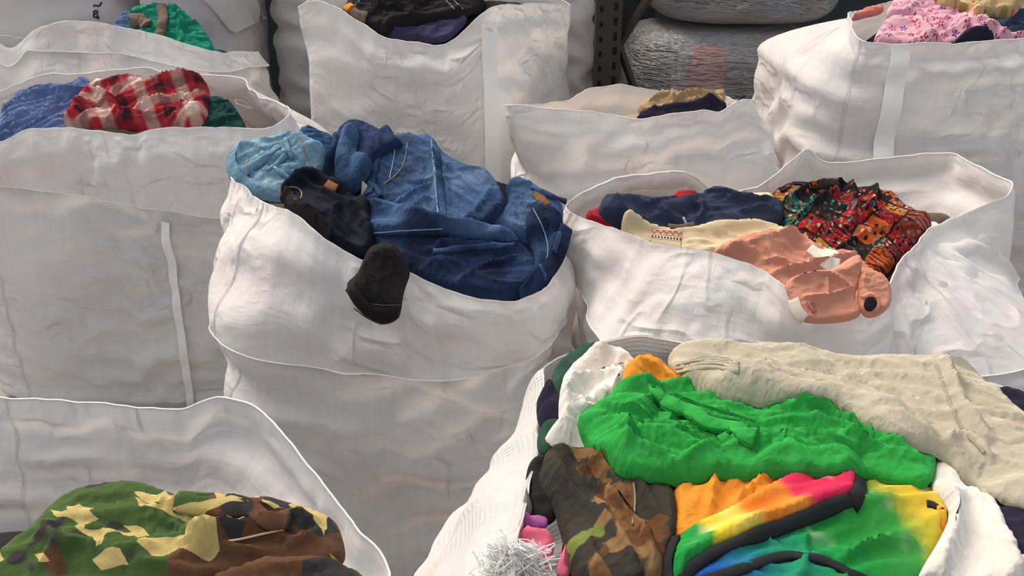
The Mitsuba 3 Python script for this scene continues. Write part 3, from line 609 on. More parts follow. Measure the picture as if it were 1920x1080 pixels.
# ------------------------------------------------------------------ lower right bag
hp = Heap((.39, 1.36, 1.02), 5, (-.48, .72, -.75, .40), lump=.02, seed=2)
fill('clothes_pile', 'dark clothes deep in the lower right bag', 'bulk_bag_002', hp, 'ink_cloth')
A = dict(soft=2)
garment('bottle_green_sweatshirt', hp, [(1022,770),(1030,705),(1060,668),(1105,652),(1150,660),(1130,690),(1080,730),(1060,790),(1040,800)], 'bottle_green', 'dark green sweatshirt along the back left rim of the lower right bag', 'sweatshirt', puff=.05, ex=(.08,.06), along=[(1030,760),(1110,655)], seed=20)
garment('navy_cloth', hp, [(1004,740),(1030,735),(1060,770),(1070,815),(1030,812),(1008,800)], 'ink_cloth', 'dark navy cloth between the white rim and the white shirt', puff=.03, seed=21)
garment('bottle_green_cloth', hp, [(1010,800),(1040,790),(1070,810),(1070,850),(1030,860),(1004,850)], 'bottle_green', 'small dark green cloth left of the white shirt hem', puff=.035, seed=22)
garment('black_cloth', hp, [(985,860),(1040,855),(1060,880),(1050,985),(985,985)], 'black_cloth', 'black cloth beside the coarse white rim, left of the brown camouflage', puff=.02, seed=23)
garment('grey_cloth', hp, [(972,978),(980,945),(996,940),(1002,975)], 'grey_cloth', 'small grey cloth above the mauve one', puff=.015, seed=24)
garment('mauve_cloth', hp, [(955,990),(985,975),(1030,974),(1036,986),(1000,996),(960,1002)], 'mauve', 'mauve cloth above the pink one', puff=.015, seed=25)
garment('pink_cloth', hp, [(950,1010),(968,996),(1010,994),(1038,1000),(1042,1020),(1030,1062),(1000,1060),(960,1040)], 'hot_pink', 'pink cloth beside the frayed threads', puff=.03, seed=26)
garment('pink_scrap', hp, [(1045,1055),(1060,1030),(1072,1060),(1070,1085),(1042,1080)], 'hot_pink', 'pink scrap at the left edge of the brown camouflage', puff=.02, seed=27)
garment('lime_cloth', hp, [(985,1040),(1002,1038),(1015,1062),(1005,1072),(985,1062)], 'green_cotton', 'lime scrap behind the frayed threads', puff=.012, seed=28)
ws = garment('white_shirt', hp, [(1046,770),(1058,705),(1095,672),(1150,660),(1186,676),(1215,720),(1230,800),(1180,870),(1130,862),(1085,846),(1040,826),(1034,812),(1050,800),(1047,785)], 'white_cotton', 'crumpled white shirt at the back left of the lower right bag', 'shirt', puff=.06, ex=(.05,.16), along=[(1050,760),(1180,720)], seed=29, crumple=0.7, wave=.09,
    folds=[([(1055,745),(1090,715),(1150,722),(1190,750)], .025, .03, .35), ([(1050,800),(1100,770),(1150,790)], .02, .025, .4)])
strip(ws, [(1036,812),(1080,836),(1135,864)], .03, 'white_cotton', 'hem', thick=.006)
garment('orange_cloth', hp, [(1160,760),(1172,700),(1192,678),(1215,670),(1245,690),(1280,715),(1290,750)], 'orange_cotton', 'orange cloth peeking out above the green shirt', puff=.05, ex=(.1,.1), seed=30)
garment('dark_purple_cloth', hp, [(1850,745),(1880,730),(1960,760),(1980,840),(1900,800)], 'ink_cloth', 'dark purple cloth at the right end of the grey-beige trousers', puff=.03, seed=31)
nv = garment('navy_trousers', hp, [(1830,940),(1900,930),(1990,930),(1990,1110),(1880,1110)], 'ink_cloth', 'dark navy trousers right of the white sweatshirt', 'trousers', puff=.03, ex=(.03,.06), seed=32)
strip(nv, [(1893,1050),(1960,1047)], .01, 'white_cotton', 'white_stripe')
ot = garment('orange_shirt', hp, [(1250,1030),(1264,970),(1254,930),(1275,905),(1340,885),(1450,875),(1560,875),(1620,890),(1560,940),(1400,1000),(1320,1030)], 'orange_cotton', 'plain orange shirt between the green shirt and the tie-dye shirt', 'shirt', puff=.04, ex=(.06,.12), along=[(1280,1000),(1420,890)], seed=33, crumple=0.7,
    folds=[([(1330,980),(1335,930),(1345,890)], .02, .02, .3), ([(1375,970),(1400,935),(1470,895)], .02, .02, .3)])
cb = garment('brown_camouflage_trousers', hp, [(1008,905),(1014,875),(1040,853),(1080,848),(1130,850),(1170,872),(1230,895),(1262,915),(1268,970),(1262,1040),(1250,1110),(1085,1120),(1066,1060),(1050,985),(1035,945)], 'camo_brown', 'brown camouflage trousers left of the tie-dye shirt', 'trousers', puff=.055, ex=(.03,.16), along=[(1050,870),(1190,1080)], seed=34, crumple=0.6, wave=.08, res=.007,
    folds=[([(1036,880),(1060,935),(1120,985),(1190,1070)], .03, .03, .3), ([(1080,905),(1150,950),(1200,1010),(1230,1070)], .03, .026, .3), ([(1080,890),(1130,870),(1160,880)], .02, .02, .4)])
seam(cb, [(1188,905),(1192,940),(1186,985)], 'stitch_pale', .002)
gr = grain(hp, [(1300,1050),(1770,950)]); c = lambda *q: gr(list(q))[:, 0]
cloth('tie_dye_body', stops([(30,84,170), (36,150,110), (30,150,66), (60,160,72), (226,196,60), (236,206,96)], c((1300,1080),(1430,1010),(1490,985),(1620,960),(1690,955),(1760,950)), .03), bump=.003)
tb = garment('tie_dye_shirt', hp, [(1262,1090),(1275,1060),(1330,1035),(1400,1005),(1500,970),(1580,935),(1622,908),(1640,898),(1690,902),(1740,925),(1775,955),(1780,1000),(1760,1060),(1720,1120),(1400,1130),(1270,1125)], 'tie_dye_body', 'tie-dye shirt running from blue over green to yellow with black bindings', 'shirt', puff=.055, ex=(.04,.12), along=[(1300,1050),(1770,950)], seed=35, crumple=0.6, wave=.1, res=.007,
    folds=[([(1440,1020),(1550,985),(1680,960)], .022, .03, .5), ([(1330,1052),(1440,1020),(1500,1012)], .015, .018, .6), ([(1580,1060),(1650,1030),(1720,1030)], .02, .025, .4)])
gr = grain(hp, [(1290,1040),(1600,915)]); c = lambda *q: gr(list(q))[:, 0]
cloth('tie_dye_sleeve', stops([(20,120,150), (30,150,70), (46,160,70), (240,214,60), (244,216,100), (244,140,48), (240,150,60), (226,52,92)], c((1225,1085),(1250,1062),(1305,1022),(1330,1012),(1375,985),(1405,970),(1455,950),(1485,940)), .022), bump=.003)
k = garment('x', hp, [(1258,1100),(1260,1050),(1268,1010),(1292,992),(1340,976),(1400,945),(1460,906),(1500,890),(1560,886),(1606,895),(1610,925),(1592,945),(1500,978),(1400,1008),(1330,1035),(1290,1070),(1285,1100)], 'tie_dye_sleeve', puff=.05, ex=(.06,.12), along=[(1290,1040),(1600,915)], seed=36, parent='tie_dye_shirt', name='sleeve', crumple=.5, label='sleeve running from green over yellow and orange to pink', wave=.07, res=.007)
strip(k, [(1600,884),(1612,900),(1614,922),(1598,945)], .02, 'black_rib', 'cuff', thick=.005, parent='tie_dye_shirt', label='black ribbed cuff')
strip(tb, [(1610,930),(1560,950),(1480,985),(1400,1010),(1340,1036),(1290,1072),(1275,1095)], .013, 'black_rib', 'binding', thick=.003, label='black binding')
strip(tb, [(1300,1100),(1380,1072),(1440,1050),(1490,1042),(1540,1050),(1600,1078),(1640,1105)], .013, 'black_rib', 'binding', thick=.003, label='black binding')
strip(k, [(1268,1008),(1256,1035),(1250,1065),(1252,1100)], .012, 'black_rib', 'binding', thick=.003, parent='tie_dye_shirt', label='black binding')
strip(tb, [(1738,945),(1752,948),(1768,958)], .012, 'black_rib', 'print', thick=.001); strip(tb, [(1762,950),(1772,985),(1768,1003)], .012, 'orange_cotton', 'print', thick=.001)
wm = garment('white_sweatshirt', hp, [(1735,912),(1750,862),(1768,862),(1778,880),(1808,900),(1800,918),(1850,935),(1872,955),(1888,1000),(1912,1050),(1930,1120),(1700,1120),(1735,1060),(1772,1000),(1780,970),(1762,940)], 'white_cotton', 'plain white sweatshirt right of the tie-dye shirt', 'sweatshirt', puff=.04, ex=(.04,.08), along=[(1770,900),(1800,1080)], seed=37, crumple=0.55, wave=.1, folds=[([(1790,930),(1790,990),(1770,1070)], .02, .03, .3)])
gs = garment('green_shirt', hp, [(1080,800),(1098,772),(1140,748),(1152,726),(1200,722),(1260,720),(1330,728),(1400,735),(1500,738),(1580,760),(1640,795),(1700,830),(1745,855),(1754,872),(1750,898),(1738,912),(1690,905),(1600,890),(1480,886),(1400,892),(1330,898),(1270,906),(1200,902),(1155,885),(1138,858),(1108,838),(1088,815)], 'green_cotton', 'crumpled bright green long-sleeved shirt in the middle of the lower right bag', 'shirt', puff=.055, ex=(.08,.15), along=[(1150,800),(1740,880)], seed=38, wave=.075, amp=.016, res=.0052, edge=.06,
    folds=[([(1140,845),(1200,895),(1290,880),(1380,838),(1420,826)], .022, .03, .25), ([(1160,800),(1180,840),(1150,872)], .025, .03, .4), ([(1210,770),(1290,780),(1240,820)], .018, .025, .5), ([(1420,820),(1540,815),(1640,850),(1740,885)], .02, .025, .35), ([(1450,790),(1560,800),(1680,855)], .018, .022, .4)])
st = strip(gs, [(1228,738),(1262,768),(1310,790),(1360,805),(1418,824)], .034, 'green_cotton', 'placket', thick=.008, lift=.009)
for o in (-7, -4):
    seam(gs, [(1262,760+o),(1310,780+o),(1360,795+o),(1415,812+o)], 'stitch_green', .0014, 'stitching', lift=.018)
bt = garment('stone_trousers', hp, [(1248,672),(1262,655),(1300,648),(1345,646),(1400,654),(1450,652),(1500,655),(1560,670),(1650,678),(1740,672),(1795,684),(1835,705),(1875,742),(1905,775),(1940,800),(1990,870),(1990,960),(1910,948),(1850,922),(1795,888),(1772,862),(1752,852),(1700,832),(1640,802),(1600,778),(1560,757),(1490,745),(1440,757),(1345,742),(1310,722),(1275,706)], 'stone_cotton', 'large grey-beige trousers lying across the back of the lower right bag', 'trousers', puff=.06, ex=(.06,.10), along=[(1300,680),(1760,820)], seed=39, crumple=0.5, wave=.15, amp=.016, res=.0075, edge=.06,
    folds=[([(1330,735),(1420,700),(1560,690)], .015, .04, .6), ([(1600,772),(1680,800),(1760,850)], .015, .03, .6), ([(1755,680),(1775,740),(1800,800),(1850,850)], .03, .04, .25), ([(1760,850),(1800,830),(1860,880)], .02, .025, .3)])
for o in (0, 7, 14):
    strip(bt, [(1268,686+o),(1300,678+o),(1345,674+o),(1385,684+o)], .007, 'stone_cotton', 'elastic_band', thick=.0025)
seam(bt, [(1755,685),(1775,740),(1798,800),(1845,850)], 'stone_cotton', .003)

# ------------------------------------------------------------------ middle bag: jeans
hp = Heap(at(740, 420, 2.62), 30, (-.66, .62, -.55, .62), lump=.025, seed=3, crest=(700,275))
fill('clothes_pile', 'dark jeans underneath the pile in the middle bag', 'bulk_bag', hp, 'denim_indigo', sink=0.17)
garment('blue_jeans', hp, [(550,275),(578,248),(606,248),(632,275),(640,310),(580,310)], 'denim_mid', 'blue jeans peeking out behind the light-blue jeans', 'jeans', group='jeans in the middle bag', puff=.05, seed=40)
lj = garment('light_blue_jeans', hp, [(428,302),(436,284),(462,274),(500,268),(535,258),(570,258),(600,272),(620,290),(610,330),(560,352),(535,375),(500,374),(468,366),(444,346)], 'denim_light', 'washed light-blue jeans hanging over the left rim of the middle bag', 'jeans', group='jeans in the middle bag', puff=.06, ex=(.08,.10), along=[(440,330),(590,280)], seed=41, crumple=0.7, wave=.06, folds=[([(455,330),(510,312),(560,290)], .02, .02, .4), ([(470,345),(520,335),(560,330)], .015, .02, .4)])
strip(lj, [(433,292),(434,318),(450,340),(475,354),(505,362),(530,366)], .035, 'denim_light', 'waistband', thick=.01)
strip(lj, [(450,328),(480,308),(505,290),(525,276)], .022, 'denim_light', 'fly', thick=.007); strip(lj, [(534,262),(540,278),(548,300)], .014, 'denim_light', 'belt_loop', thick=.009, parent=lj['key'] + '__waistband')
strip(lj, [(500,322),(525,305),(538,292)], .012, 'denim_light', 'belt_loop', thick=.009, parent=lj['key'] + '__waistband'); strip(lj, [(515,316),(535,332),(548,340)], .012, 'denim_light', 'belt_loop', thick=.009, parent=lj['key'] + '__waistband')
for q in ((517, 282), (465, 304), (441, 314)): disc(lj, q, .011, 'brass')
seam(lj, [(566,262),(572,290),(585,312)], 'stitch_pale', .002)
rj = garment('mid_blue_jeans', hp, [(945,352),(960,336),(985,340),(1015,362),(1050,374),(1058,395),(1052,430),(1000,455),(940,450),(900,425),(940,405),(955,380)], 'denim_mid', 'mid-blue jeans with a brown leather patch at the right rim of the middle bag', 'jeans', group='jeans in the middle bag', puff=.06, ex=(.06,.10), along=[(950,360),(1050,400)], seed=42, crumple=0.5)
strip(rj, [(1005,362),(1016,375),(1026,388)], .03, 'leather_patch', 'leather_patch', thick=.004, label='brown leather patch'); strip(rj, [(998,352),(1030,368),(1062,380)], .016, 'denim_mid', 'waistband', thick=.008)
dj = garment('dark_blue_jeans', hp, [(680,430),(760,425),(850,422),(940,435),(1000,470),(1020,520),(968,566),(890,556),(830,545),(770,515),(720,480)], 'denim_dark', 'dark blue jeans with a lengthwise seam along the front rim of the middle bag', 'jeans', group='jeans in the middle bag', puff=.06, ex=(.05,.10), along=[(720,440),(980,500)], seed=43, crumple=0.45, wave=.09, folds=[([(815,470),(900,462),(975,470)], .022, .03, .3), ([(850,545),(900,505),(980,480)], .022, .03, .3)])
strip(dj, [(812,472),(860,468),(920,462),(965,458)], .012, 'denim_mid', 'seam_flap', thick=.005)
wj = garment('indigo_jeans', hp, [(985,410),(1000,382),(1030,390),(1054,398),(1058,440),(1050,492),(1015,540),(968,564),(985,535),(1008,490),(985,440)], 'denim_dark', 'dark indigo jeans with waistband and belt loops, rightmost in the middle bag', 'jeans', group='jeans in the middle bag', puff=.05, ex=(.04,.08), along=[(1000,390),(1000,540)], seed=44, crumple=0.45, folds=[([(1000,390),(1040,440),(1050,480)], .015, .02, .4)])
strip(wj, [(1062,432),(1048,475),(1018,520),(975,560)], .035, 'denim_dark', 'waistband', thick=.009)
for q in ([(1050,440),(1040,470)], [(1012,500),(1022,520)]): strip(wj, q + [(q[1][0] - 2, q[1][1] + 6)], .012, 'denim_mid', 'belt_loop', thick=.014, parent=wj['key'] + '__waistband')
seam(wj, [(1000,392),(1020,430),(1030,470),(1020,500)], 'stitch_blue', .0018)
mj = garment('classic_blue_jeans', hp, [(688,290),(700,276),(745,266),(800,260),(815,268),(842,298),(880,316),(916,322),(938,350),(948,375),(940,405),(915,430),(860,440),(760,430),(700,400),(678,372)], 'denim_mid', 'large mid-blue jeans with front pocket and side seam at the centre of the middle bag', 'jeans', group='jeans in the middle bag', puff=.07, ex=(.06,.10), along=[(740,290),(900,400)], seed=45, crumple=0.42, wave=.08, res=.007, folds=[([(808,266),(816,330),(824,425)], .035, .03, .25), ([(740,390),(790,355),(814,345)], .02, .02, .4), ([(750,410),(790,385),(815,375)], .02, .018, .4), ([(850,440),(900,400),(925,350)], .02, .03, .5)])
strip(mj, [(703,280),(700,310),(694,345),(688,368)], .035, 'denim_mid', 'waistband', thick=.009); seam(mj, [(809,264),(816,330),(823,420)], 'stitch_blue', .003, lift=.003)
strip(mj, [(818,275),(824,330),(832,420)], .02, 'denim_mid', 'side_seam', thick=.003)
seam(mj, [(764,268),(760,300),(748,325),(720,345)], 'stitch_pale', .002, 'pocket_seam'); seam(mj, [(742,270),(738,300),(730,335)], 'stitch_blue', .002, 'pocket_seam')
strip(mj, [(690,345),(705,352),(715,372)], .014, 'denim_mid', 'belt_loop', thick=.01, parent=mj['key'] + '__waistband')
hj = garment('folded_blue_jeans', hp, [(600,330),(615,300),(628,250),(642,228),(660,223),(690,229),(725,250),(765,270),(725,282),(705,300),(695,330),(675,360),(645,365),(620,350)], 'denim_dark', 'blue trouser leg folded upright at the top of the jeans pile', 'jeans', group='jeans in the middle bag', puff=.07, ex=(.05,.10), along=[(640,340),(660,240)], seed=46, crumple=0.42, wave=.07, folds=[([(640,345),(650,290),(660,245),(690,245)], .03, .03, .3)])
garment('x', hp, [(626,300),(638,256),(652,240),(668,240),(676,256),(664,282),(684,296),(702,304),(692,330),(674,354),(650,364),(632,352),(628,325)], 'denim_mid', puff=.06, ex=(.03,.08), along=[(640,340),(660,240)], seed=90, crumple=.4, parent='folded_blue_jeans', name='leg', label='paler front part of the leg')  # strip of mid denim over the darker fold
bl = garment('turned_up_blue_jeans', hp, [(668,386),(690,378),(740,384),(800,402),(850,418),(900,416),(955,432),(985,455),(900,446),(830,436),(770,438),(692,444),(678,416)], 'denim_mid', 'blue trouser leg with a stitched hem lying across the middle of the jeans pile', 'jeans', group='jeans in the middle bag', puff=.045, ex=(.03,.08), along=[(690,410),(900,430)], seed=47, crumple=0.4, wave=.1)
strip(bl, [(676,388),(684,412),(694,440)], .02, 'denim_mid', 'hem', thick=.006); seam(bl, [(700,438),(770,432),(830,430)], 'stitch_blue', .0018)
bj = garment('black_jeans', hp, [(525,352),(542,336),(558,318),(588,314),(622,332),(660,364),(700,382),(690,405),(704,445),(690,482),(650,468),(605,448),(565,415),(546,396),(530,374)], 'denim_indigo', 'black jeans with an orange patch below the light-blue jeans', 'jeans', group='jeans in the middle bag', puff=.06, ex=(.06,.10), along=[(550,340),(680,460)], seed=48, crumple=0.5, wave=.08, folds=[([(560,335),(620,370),(680,395)], .025, .03, .4), ([(545,370),(600,420),(670,470)], .022, .03, .4), ([(640,380),(622,410),(650,450)], .03, .03, .25)])
strip(bj, [(532,360),(552,385),(585,420),(620,445)], .035, 'denim_black', 'waistband', thick=.008); strip(bj, [(612,346),(622,352),(632,356)], .02, 'leather_patch', 'patch', thick=.003, label='orange stitched patch')
seam(bj, [(533,352),(555,350),(568,362),(562,376),(548,372)], 'stitch_pale', .0022); seam(bj, [(540,388),(546,376),(556,380),(556,400)], 'stitch_pale', .002)
strip(bj, [(678,352),(684,358),(688,364)], .022, 'cream_plain', 'label', thick=.003)
hg = Heap(at(705, 535, 2.125), 74, (-.16, .18, -.2, .2), lump=.004, seed=5, cell=.004)
hl = garment('x', hg, [(648,528),(668,518),(680,490),(692,462),(720,452),(745,460),(766,500),(770,515),(756,548),(752,585),(746,602),(714,612),(690,598),(664,574),(652,550)], 'denim_black', label='faded leg with rolled hem hanging over the rim', parent='black_jeans', name='trouser_leg', puff=.05, ex=(.05,.06), along=[(715,460),(705,600)], seed=49, crumple=0.45, res=.006, wave=.07, folds=[([(655,535),(670,570),(700,595)], .02, .02, .4)])
strip(hl, [(654,536),(668,560),(690,580),(715,588),(748,584)], .03, 'denim_black', 'hem', thick=.012)
seam(hl, [(672,556),(700,573),(750,572)], 'stitch_grey', .0018); seam(hl, [(664,578),(690,598),(716,608)], 'stitch_grey', .0018)

# ------------------------------------------------------------------ right bag
hp = Heap(at(1380, 430, 2.68), 22, (-.62, .75, -.55, .55), lump=.02, seed=4, crest=(1400,375))
fill('clothes_pile', 'mixed clothes underneath the ones on top of the right bag', 'bulk_bag_001', hp, 'taupe_cloth', sink=0.05)
garment('red_shirt', hp, [(1086,408),(1118,394),(1200,382),(1266,376),(1268,356),(1284,347),(1303,350),(1310,380),(1260,430),(1170,440)], 'red_cloth', 'red shirt showing left of and behind the navy jacket', 'shirt', puff=.045, ex=(.08,.08), seed=50)
garment('tan_cloth', hp, [(1380,385),(1394,331),(1424,346),(1442,368),(1475,395),(1440,420)], 'cream_knit', 'stiff tan cloth standing up behind the navy jacket', puff=.03, ex=(.02,.04), seed=51, crumple=0.4)
garment('ivory_cloth', hp, [(1700,430),(1735,415),(1765,420),(1760,450),(1700,470)], 'ivory', 'ivory cloth at the right end of the patterned skirt', puff=.02, seed=52)
sk = garment('patterned_skirt', hp, [(1446,350),(1460,322),(1482,311),(1530,316),(1575,318),(1606,322),(1652,340),(1660,356),(1692,385),(1715,408),(1748,424),(1740,450),(1700,490),(1660,525),(1610,510),(1560,490),(1500,460),(1470,430),(1458,385)], 'ethnic_print', 'colourful skirt with a dense red, orange, teal and black print', 'skirt', puff=.07, ex=(.08,.16), along=[(1480,350),(1680,460)], seed=53, crumple=.6, wave=.06, amp=.016, res=.0065, folds=[([(1455,385),(1520,362),(1585,355)], .03, .03, .4), ([(1590,350),(1600,400),(1590,440)], .035, .03, .3), ([(1480,430),(1530,385),(1580,360)], .025, .025, .4), ([(1640,350),(1630,400),(1600,430)], .03, .03, .3), ([(1560,470),(1620,450),(1720,430)], .02, .02, .4)])
strip(sk, [(1464,332),(1510,328),(1572,326)], .05, 'black_cloth', 'waistband', thick=.006)
nj = garment('navy_jacket', hp, [(1118,402),(1134,371),(1162,377),(1240,382),(1304,374),(1330,364),(1372,365),(1405,376),(1462,374),(1470,400),(1468,420),(1380,440),(1290,450),(1235,450),(1195,440),(1160,425),(1130,412)], 'navy_cloth', 'navy jacket with a brown zip beside the cream sweater', 'jacket', puff=.045, ex=(.05,.10), along=[(1140,390),(1440,390)], seed=54, crumple=0.6, wave=.09, folds=[([(1150,380),(1165,405),(1200,430)], .02, .025, .4), ([(1310,378),(1320,400),(1300,425)], .025, .02, .3), ([(1330,375),(1400,380),(1460,376)], .02, .02, .3), ([(1380,405),(1430,395),(1465,405)], .02, .025, .3)])
strip(nj, [(1252,426),(1275,428),(1302,424)], .014, 'taupe_cloth', 'zip', thick=.008); strip(nj, [(1281,409),(1284,416),(1287,424)], .009, 'brass', 'zip_pull', thick=.006)
cs = garment('cream_sweater', hp, [(1160,445),(1168,402),(1186,405),(1222,428),(1280,436),(1330,420),(1400,415),(1470,420),(1500,440),(1480,480),(1400,500),(1290,490),(1220,480)], 'cream_knit', 'cream sweater with an embroidered band along the left front rim of the right bag', 'sweater', puff=.05, ex=(.03,.05), along=[(1180,430),(1460,440)], seed=55, crumple=0.45, wave=.12)
strip(cs, [(1250,433),(1249,452),(1246,476)], .085, 'embroidery', 'embroidered_band', thick=.003)
pk = garment('pink_sweatshirt', hp, [(1325,478),(1380,446),(1440,438),(1500,438),(1516,455),(1545,478),(1592,476),(1618,500),(1650,520),(1640,600),(1520,600),(1470,560),(1430,525),(1370,500)], 'pink_jersey', 'dusty pink sweatshirt hanging over the front rim of the right bag', 'sweatshirt', puff=.05, ex=(.04,.12), along=[(1400,460),(1600,520)], seed=56, crumple=0.5, wave=.09, folds=[([(1350,480),(1430,455),(1510,452)], .025, .025, .3), ([(1440,520),(1500,510),(1570,500),(1608,482)], .035, .03, .3)])
strip(pk, [(1522,462),(1545,480),(1575,492)], .06, 'ivory', 'lining', thick=.006, label='ivory inner side')
hg = Heap(at(1570, 550, 2.06), 48, (-.2, .22, -.22, .2), lump=.006, seed=6, cell=.004)
k = garment('x', hg, [(1470,530),(1500,512),(1560,508),(1600,478),(1614,478),(1616,510),(1608,540),(1600,560),(1616,578),(1612,598),(1560,606),(1515,606),(1495,596),(1482,562),(1476,548)], 'pink_jersey', puff=.035, ex=(.04,.08), along=[(1480,560),(1610,560)], seed=57, res=.005, parent='pink_sweatshirt', name='collar', crumple=.5, wave=.07, folds=[([(1474,530),(1510,516),(1550,512),(1600,545)], .02, .014, .3), ([(1500,560),(1550,558),(1600,538)], .018, .012, .4), ([(1548,520),(1550,545),(1548,556)], .015, .012, .4)])
strip(k, [(1486,562),(1492,585),(1508,600)], .02, 'ivory', 'lining', thick=.004, parent='pink_sweatshirt', label='ivory inner side'); strip(k, [(1519,566),(1522,576),(1526,586)], .012, 'dusk_pink', 'patch', thick=.003, parent='pink_sweatshirt')
for o in (0, 4, 8): strip(k, [(1519+o*.4,569+o),(1521+o*.4,571+o),(1523+o*.4,569.5+o)], .002, 'taupe_cloth', 'patch_mark', thick=.0045, parent='pink_sweatshirt')
k2 = garment('x', hg, [(1612,505),(1640,505),(1665,520),(1674,550),(1668,580),(1640,596),(1616,594),(1608,560)], 'pink_jersey', puff=.04, ex=(.03,.05), seed=58, res=.005, parent='pink_sweatshirt', name='sleeve', crumple=.5)
strip(k2, [(1616,560),(1628,552),(1642,556),(1646,575),(1636,586)], .012, 'pink_jersey', 'sleeve_cuff', thick=.008, parent='pink_sweatshirt'); 
garment('x', hg, [(1616,568),(1630,556),(1643,562),(1643,578),(1630,588),(1618,584)], 'black_cloth', puff=.004, ex=(0,0), seed=59, res=.005, parent='pink_sweatshirt', name='opening_shade', label='black patch for the shade inside the sleeve opening')  # black patch stands in for the shade inside the sleeve

# ------------------------------------------------------------------ plaid bag and the four at the back
hp = Heap(at(250, 200, 3.7), 25, (-.85, .75, -.55, .6), lump=.025, seed=7, crest=(250,165))
fill('clothes_pile', 'clothes underneath the plaid shirt', 'bulk_bag_004', hp, 'taupe_cloth', sink=0.09)
garment('blue_shirt', hp, [(-20,275),(0,232),(18,192),(44,175),(105,168),(150,158),(168,152),(180,170),(170,210),(150,255),(60,275)], 'chambray', 'crumpled blue shirt left of the plaid shirt', 'shirt', puff=.06, ex=(.08,.14), along=[(20,240),(150,175)], seed=60, wave=.08)
garment('forest_green_cloth', hp, [(330,260),(380,200),(400,185),(430,189),(452,218),(466,245),(440,270)], 'forest', 'dark green cloth right of the plaid shirt', puff=.06, ex=(.06,.08), seed=61)
garment('taupe_cloth', hp, [(120,265),(170,236),(240,236),(285,248),(280,280),(180,280)], 'taupe_cloth', 'taupe cloth in front of the plaid shirt', puff=.035, ex=(.06,.12), seed=62)
ps = garment('plaid_shirt', hp, [(112,240),(140,200),(163,166),(192,149),(216,149),(246,164),(292,164),(328,148),(376,139),(386,150),(396,180),(390,200),(388,230),(350,250),(300,248),(255,244),(200,240),(150,240)], 'plaid', 'red, white and black plaid shirt on the left bag', 'shirt', puff=.08, ex=(.10,.16), along=[(150,220),(370,170)], seed=63, crumple=0.8, wave=.1, amp=.02, res=.009, folds=[([(160,170),(200,185),(230,230)], .04, .04, .35), ([(220,235),(280,205),(320,195)], .03, .03, .35), ([(300,170),(350,155),(385,160)], .035, .03, .35), ([(340,230),(350,190),(380,170)], .03, .03, .4)])

hp = Heap(at(310, 58, 4.95), 25, (-.7, .7, -.4, .5), lump=.02, seed=8, crest=(310,30))
fill('clothes_pile', 'clothes underneath the teal jacket', 'bulk_bag_005', hp, 'navy_cloth', sink=0.22)
garment('slate_blue_cloth', hp, [(205,65),(222,36),(240,18),(256,30),(256,65)], 'slate', 'slate blue cloth left of the teal jacket', puff=.05, seed=64, res=.012)
tj = garment('teal_jacket', hp, [(240,65),(244,28),(258,12),(280,15),(308,18),(318,12),(346,24),(370,48),(392,66),(410,110),(330,110)], 'teal_cloth', 'teal jacket with grey straps at the upper left', 'jacket', puff=.07, ex=(.06,.1), seed=65, res=.012, folds=[([(318,20),(345,35),(345,70)], .04, .03, .3), ([(350,45),(340,65),(350,85)], .04, .03, .3)])
strip(tj, [(303,14),(308,35),(302,62),(300,75)], .05, 'taupe_cloth', 'strap', thick=.02, label='grey strap'); strip(tj, [(246,45),(262,36),(278,52)], .06, 'taupe_cloth', 'strap', thick=.02, label='grey strap')
hp = Heap(at(780, 50, 4.75), 25, (-.55, .55, -.4, .5), lump=.02, seed=9, crest=(780,-5))
fill('clothes_pile', 'clothes underneath the black jacket', 'bulk_bag_006', hp, 'black_cloth', sink=0.03)
pp = garment('purple_trousers', hp, [(715,62),(740,54),(790,46),(868,26),(880,34),(855,62),(836,78),(800,80),(740,74)], 'purple_cloth', 'dull purple trousers in front of the black jacket', 'trousers', puff=.06, ex=(.04,.1), along=[(740,80),(860,40)], seed=66, crumple=0.6, res=.012)
bk = garment('black_jacket', hp, [(632,40),(650,10),(675,-25),(905,-25),(910,18),(868,30),(790,42),(740,55),(725,68),(690,52),(655,36)], 'black_cloth', 'black jacket with a zip pull in the top centre bag', 'jacket', puff=.07, ex=(.05,.12), along=[(680,20),(860,10)], seed=67, crumple=0.7, res=.011, folds=[([(690,20),(740,25),(760,5)], .04, .03, .3), ([(770,40),(790,10),(830,-5)], .04, .03, .3)])
strip(bk, [(652,16),(665,24),(686,38)], .04, 'taupe_cloth', 'zip_pull', thick=.012, label='grey and orange zip pull'); strip(bk, [(651,13),(655,17),(659,20)], .045, 'orange_cotton', 'zip_pull_end', thick=.016)
seam(bk, [(664,12),(675,0),(690,-12)], 'grey_cloth', .004, 'reflective_piping'); seam(bk, [(835,0),(845,10),(852,18)], 'grey_cloth', .004, 'reflective_piping'); seam(bk, [(848,-2),(858,8),(868,18)], 'grey_cloth', .004, 'reflective_piping')
hp = Heap(at(1290, 200, 3.8), 22, (-.55, .6, -.4, .55), lump=.02, seed=10, crest=(1280,185))
fill('clothes_pile', 'clothes underneath the tan and navy ones', 'bulk_bag_007', hp, 'tan_cloth', sink=0.09)
garment('tan_trousers', hp, [(1185,212),(1212,186),(1258,172),(1300,176),(1330,172),(1357,168),(1362,185),(1350,215),(1250,220)], 'tan_cloth', 'tan trousers at the back of the low bag right of centre', 'trousers', puff=.05, ex=(.06,.1), seed=68, folds=[([(1215,195),(1255,180),(1262,200)], .03, .03, .3), ([(1258,200),(1300,180),(1350,190)], .03, .03, .3)])
garment('navy_shirt', hp, [(1182,222),(1228,205),(1300,196),(1352,190),(1368,210),(1350,232),(1220,238)], 'ink_cloth', 'navy shirt at the front of the low bag right of centre', 'shirt', puff=.04, ex=(.04,.1), along=[(1200,215),(1350,200)], seed=69)
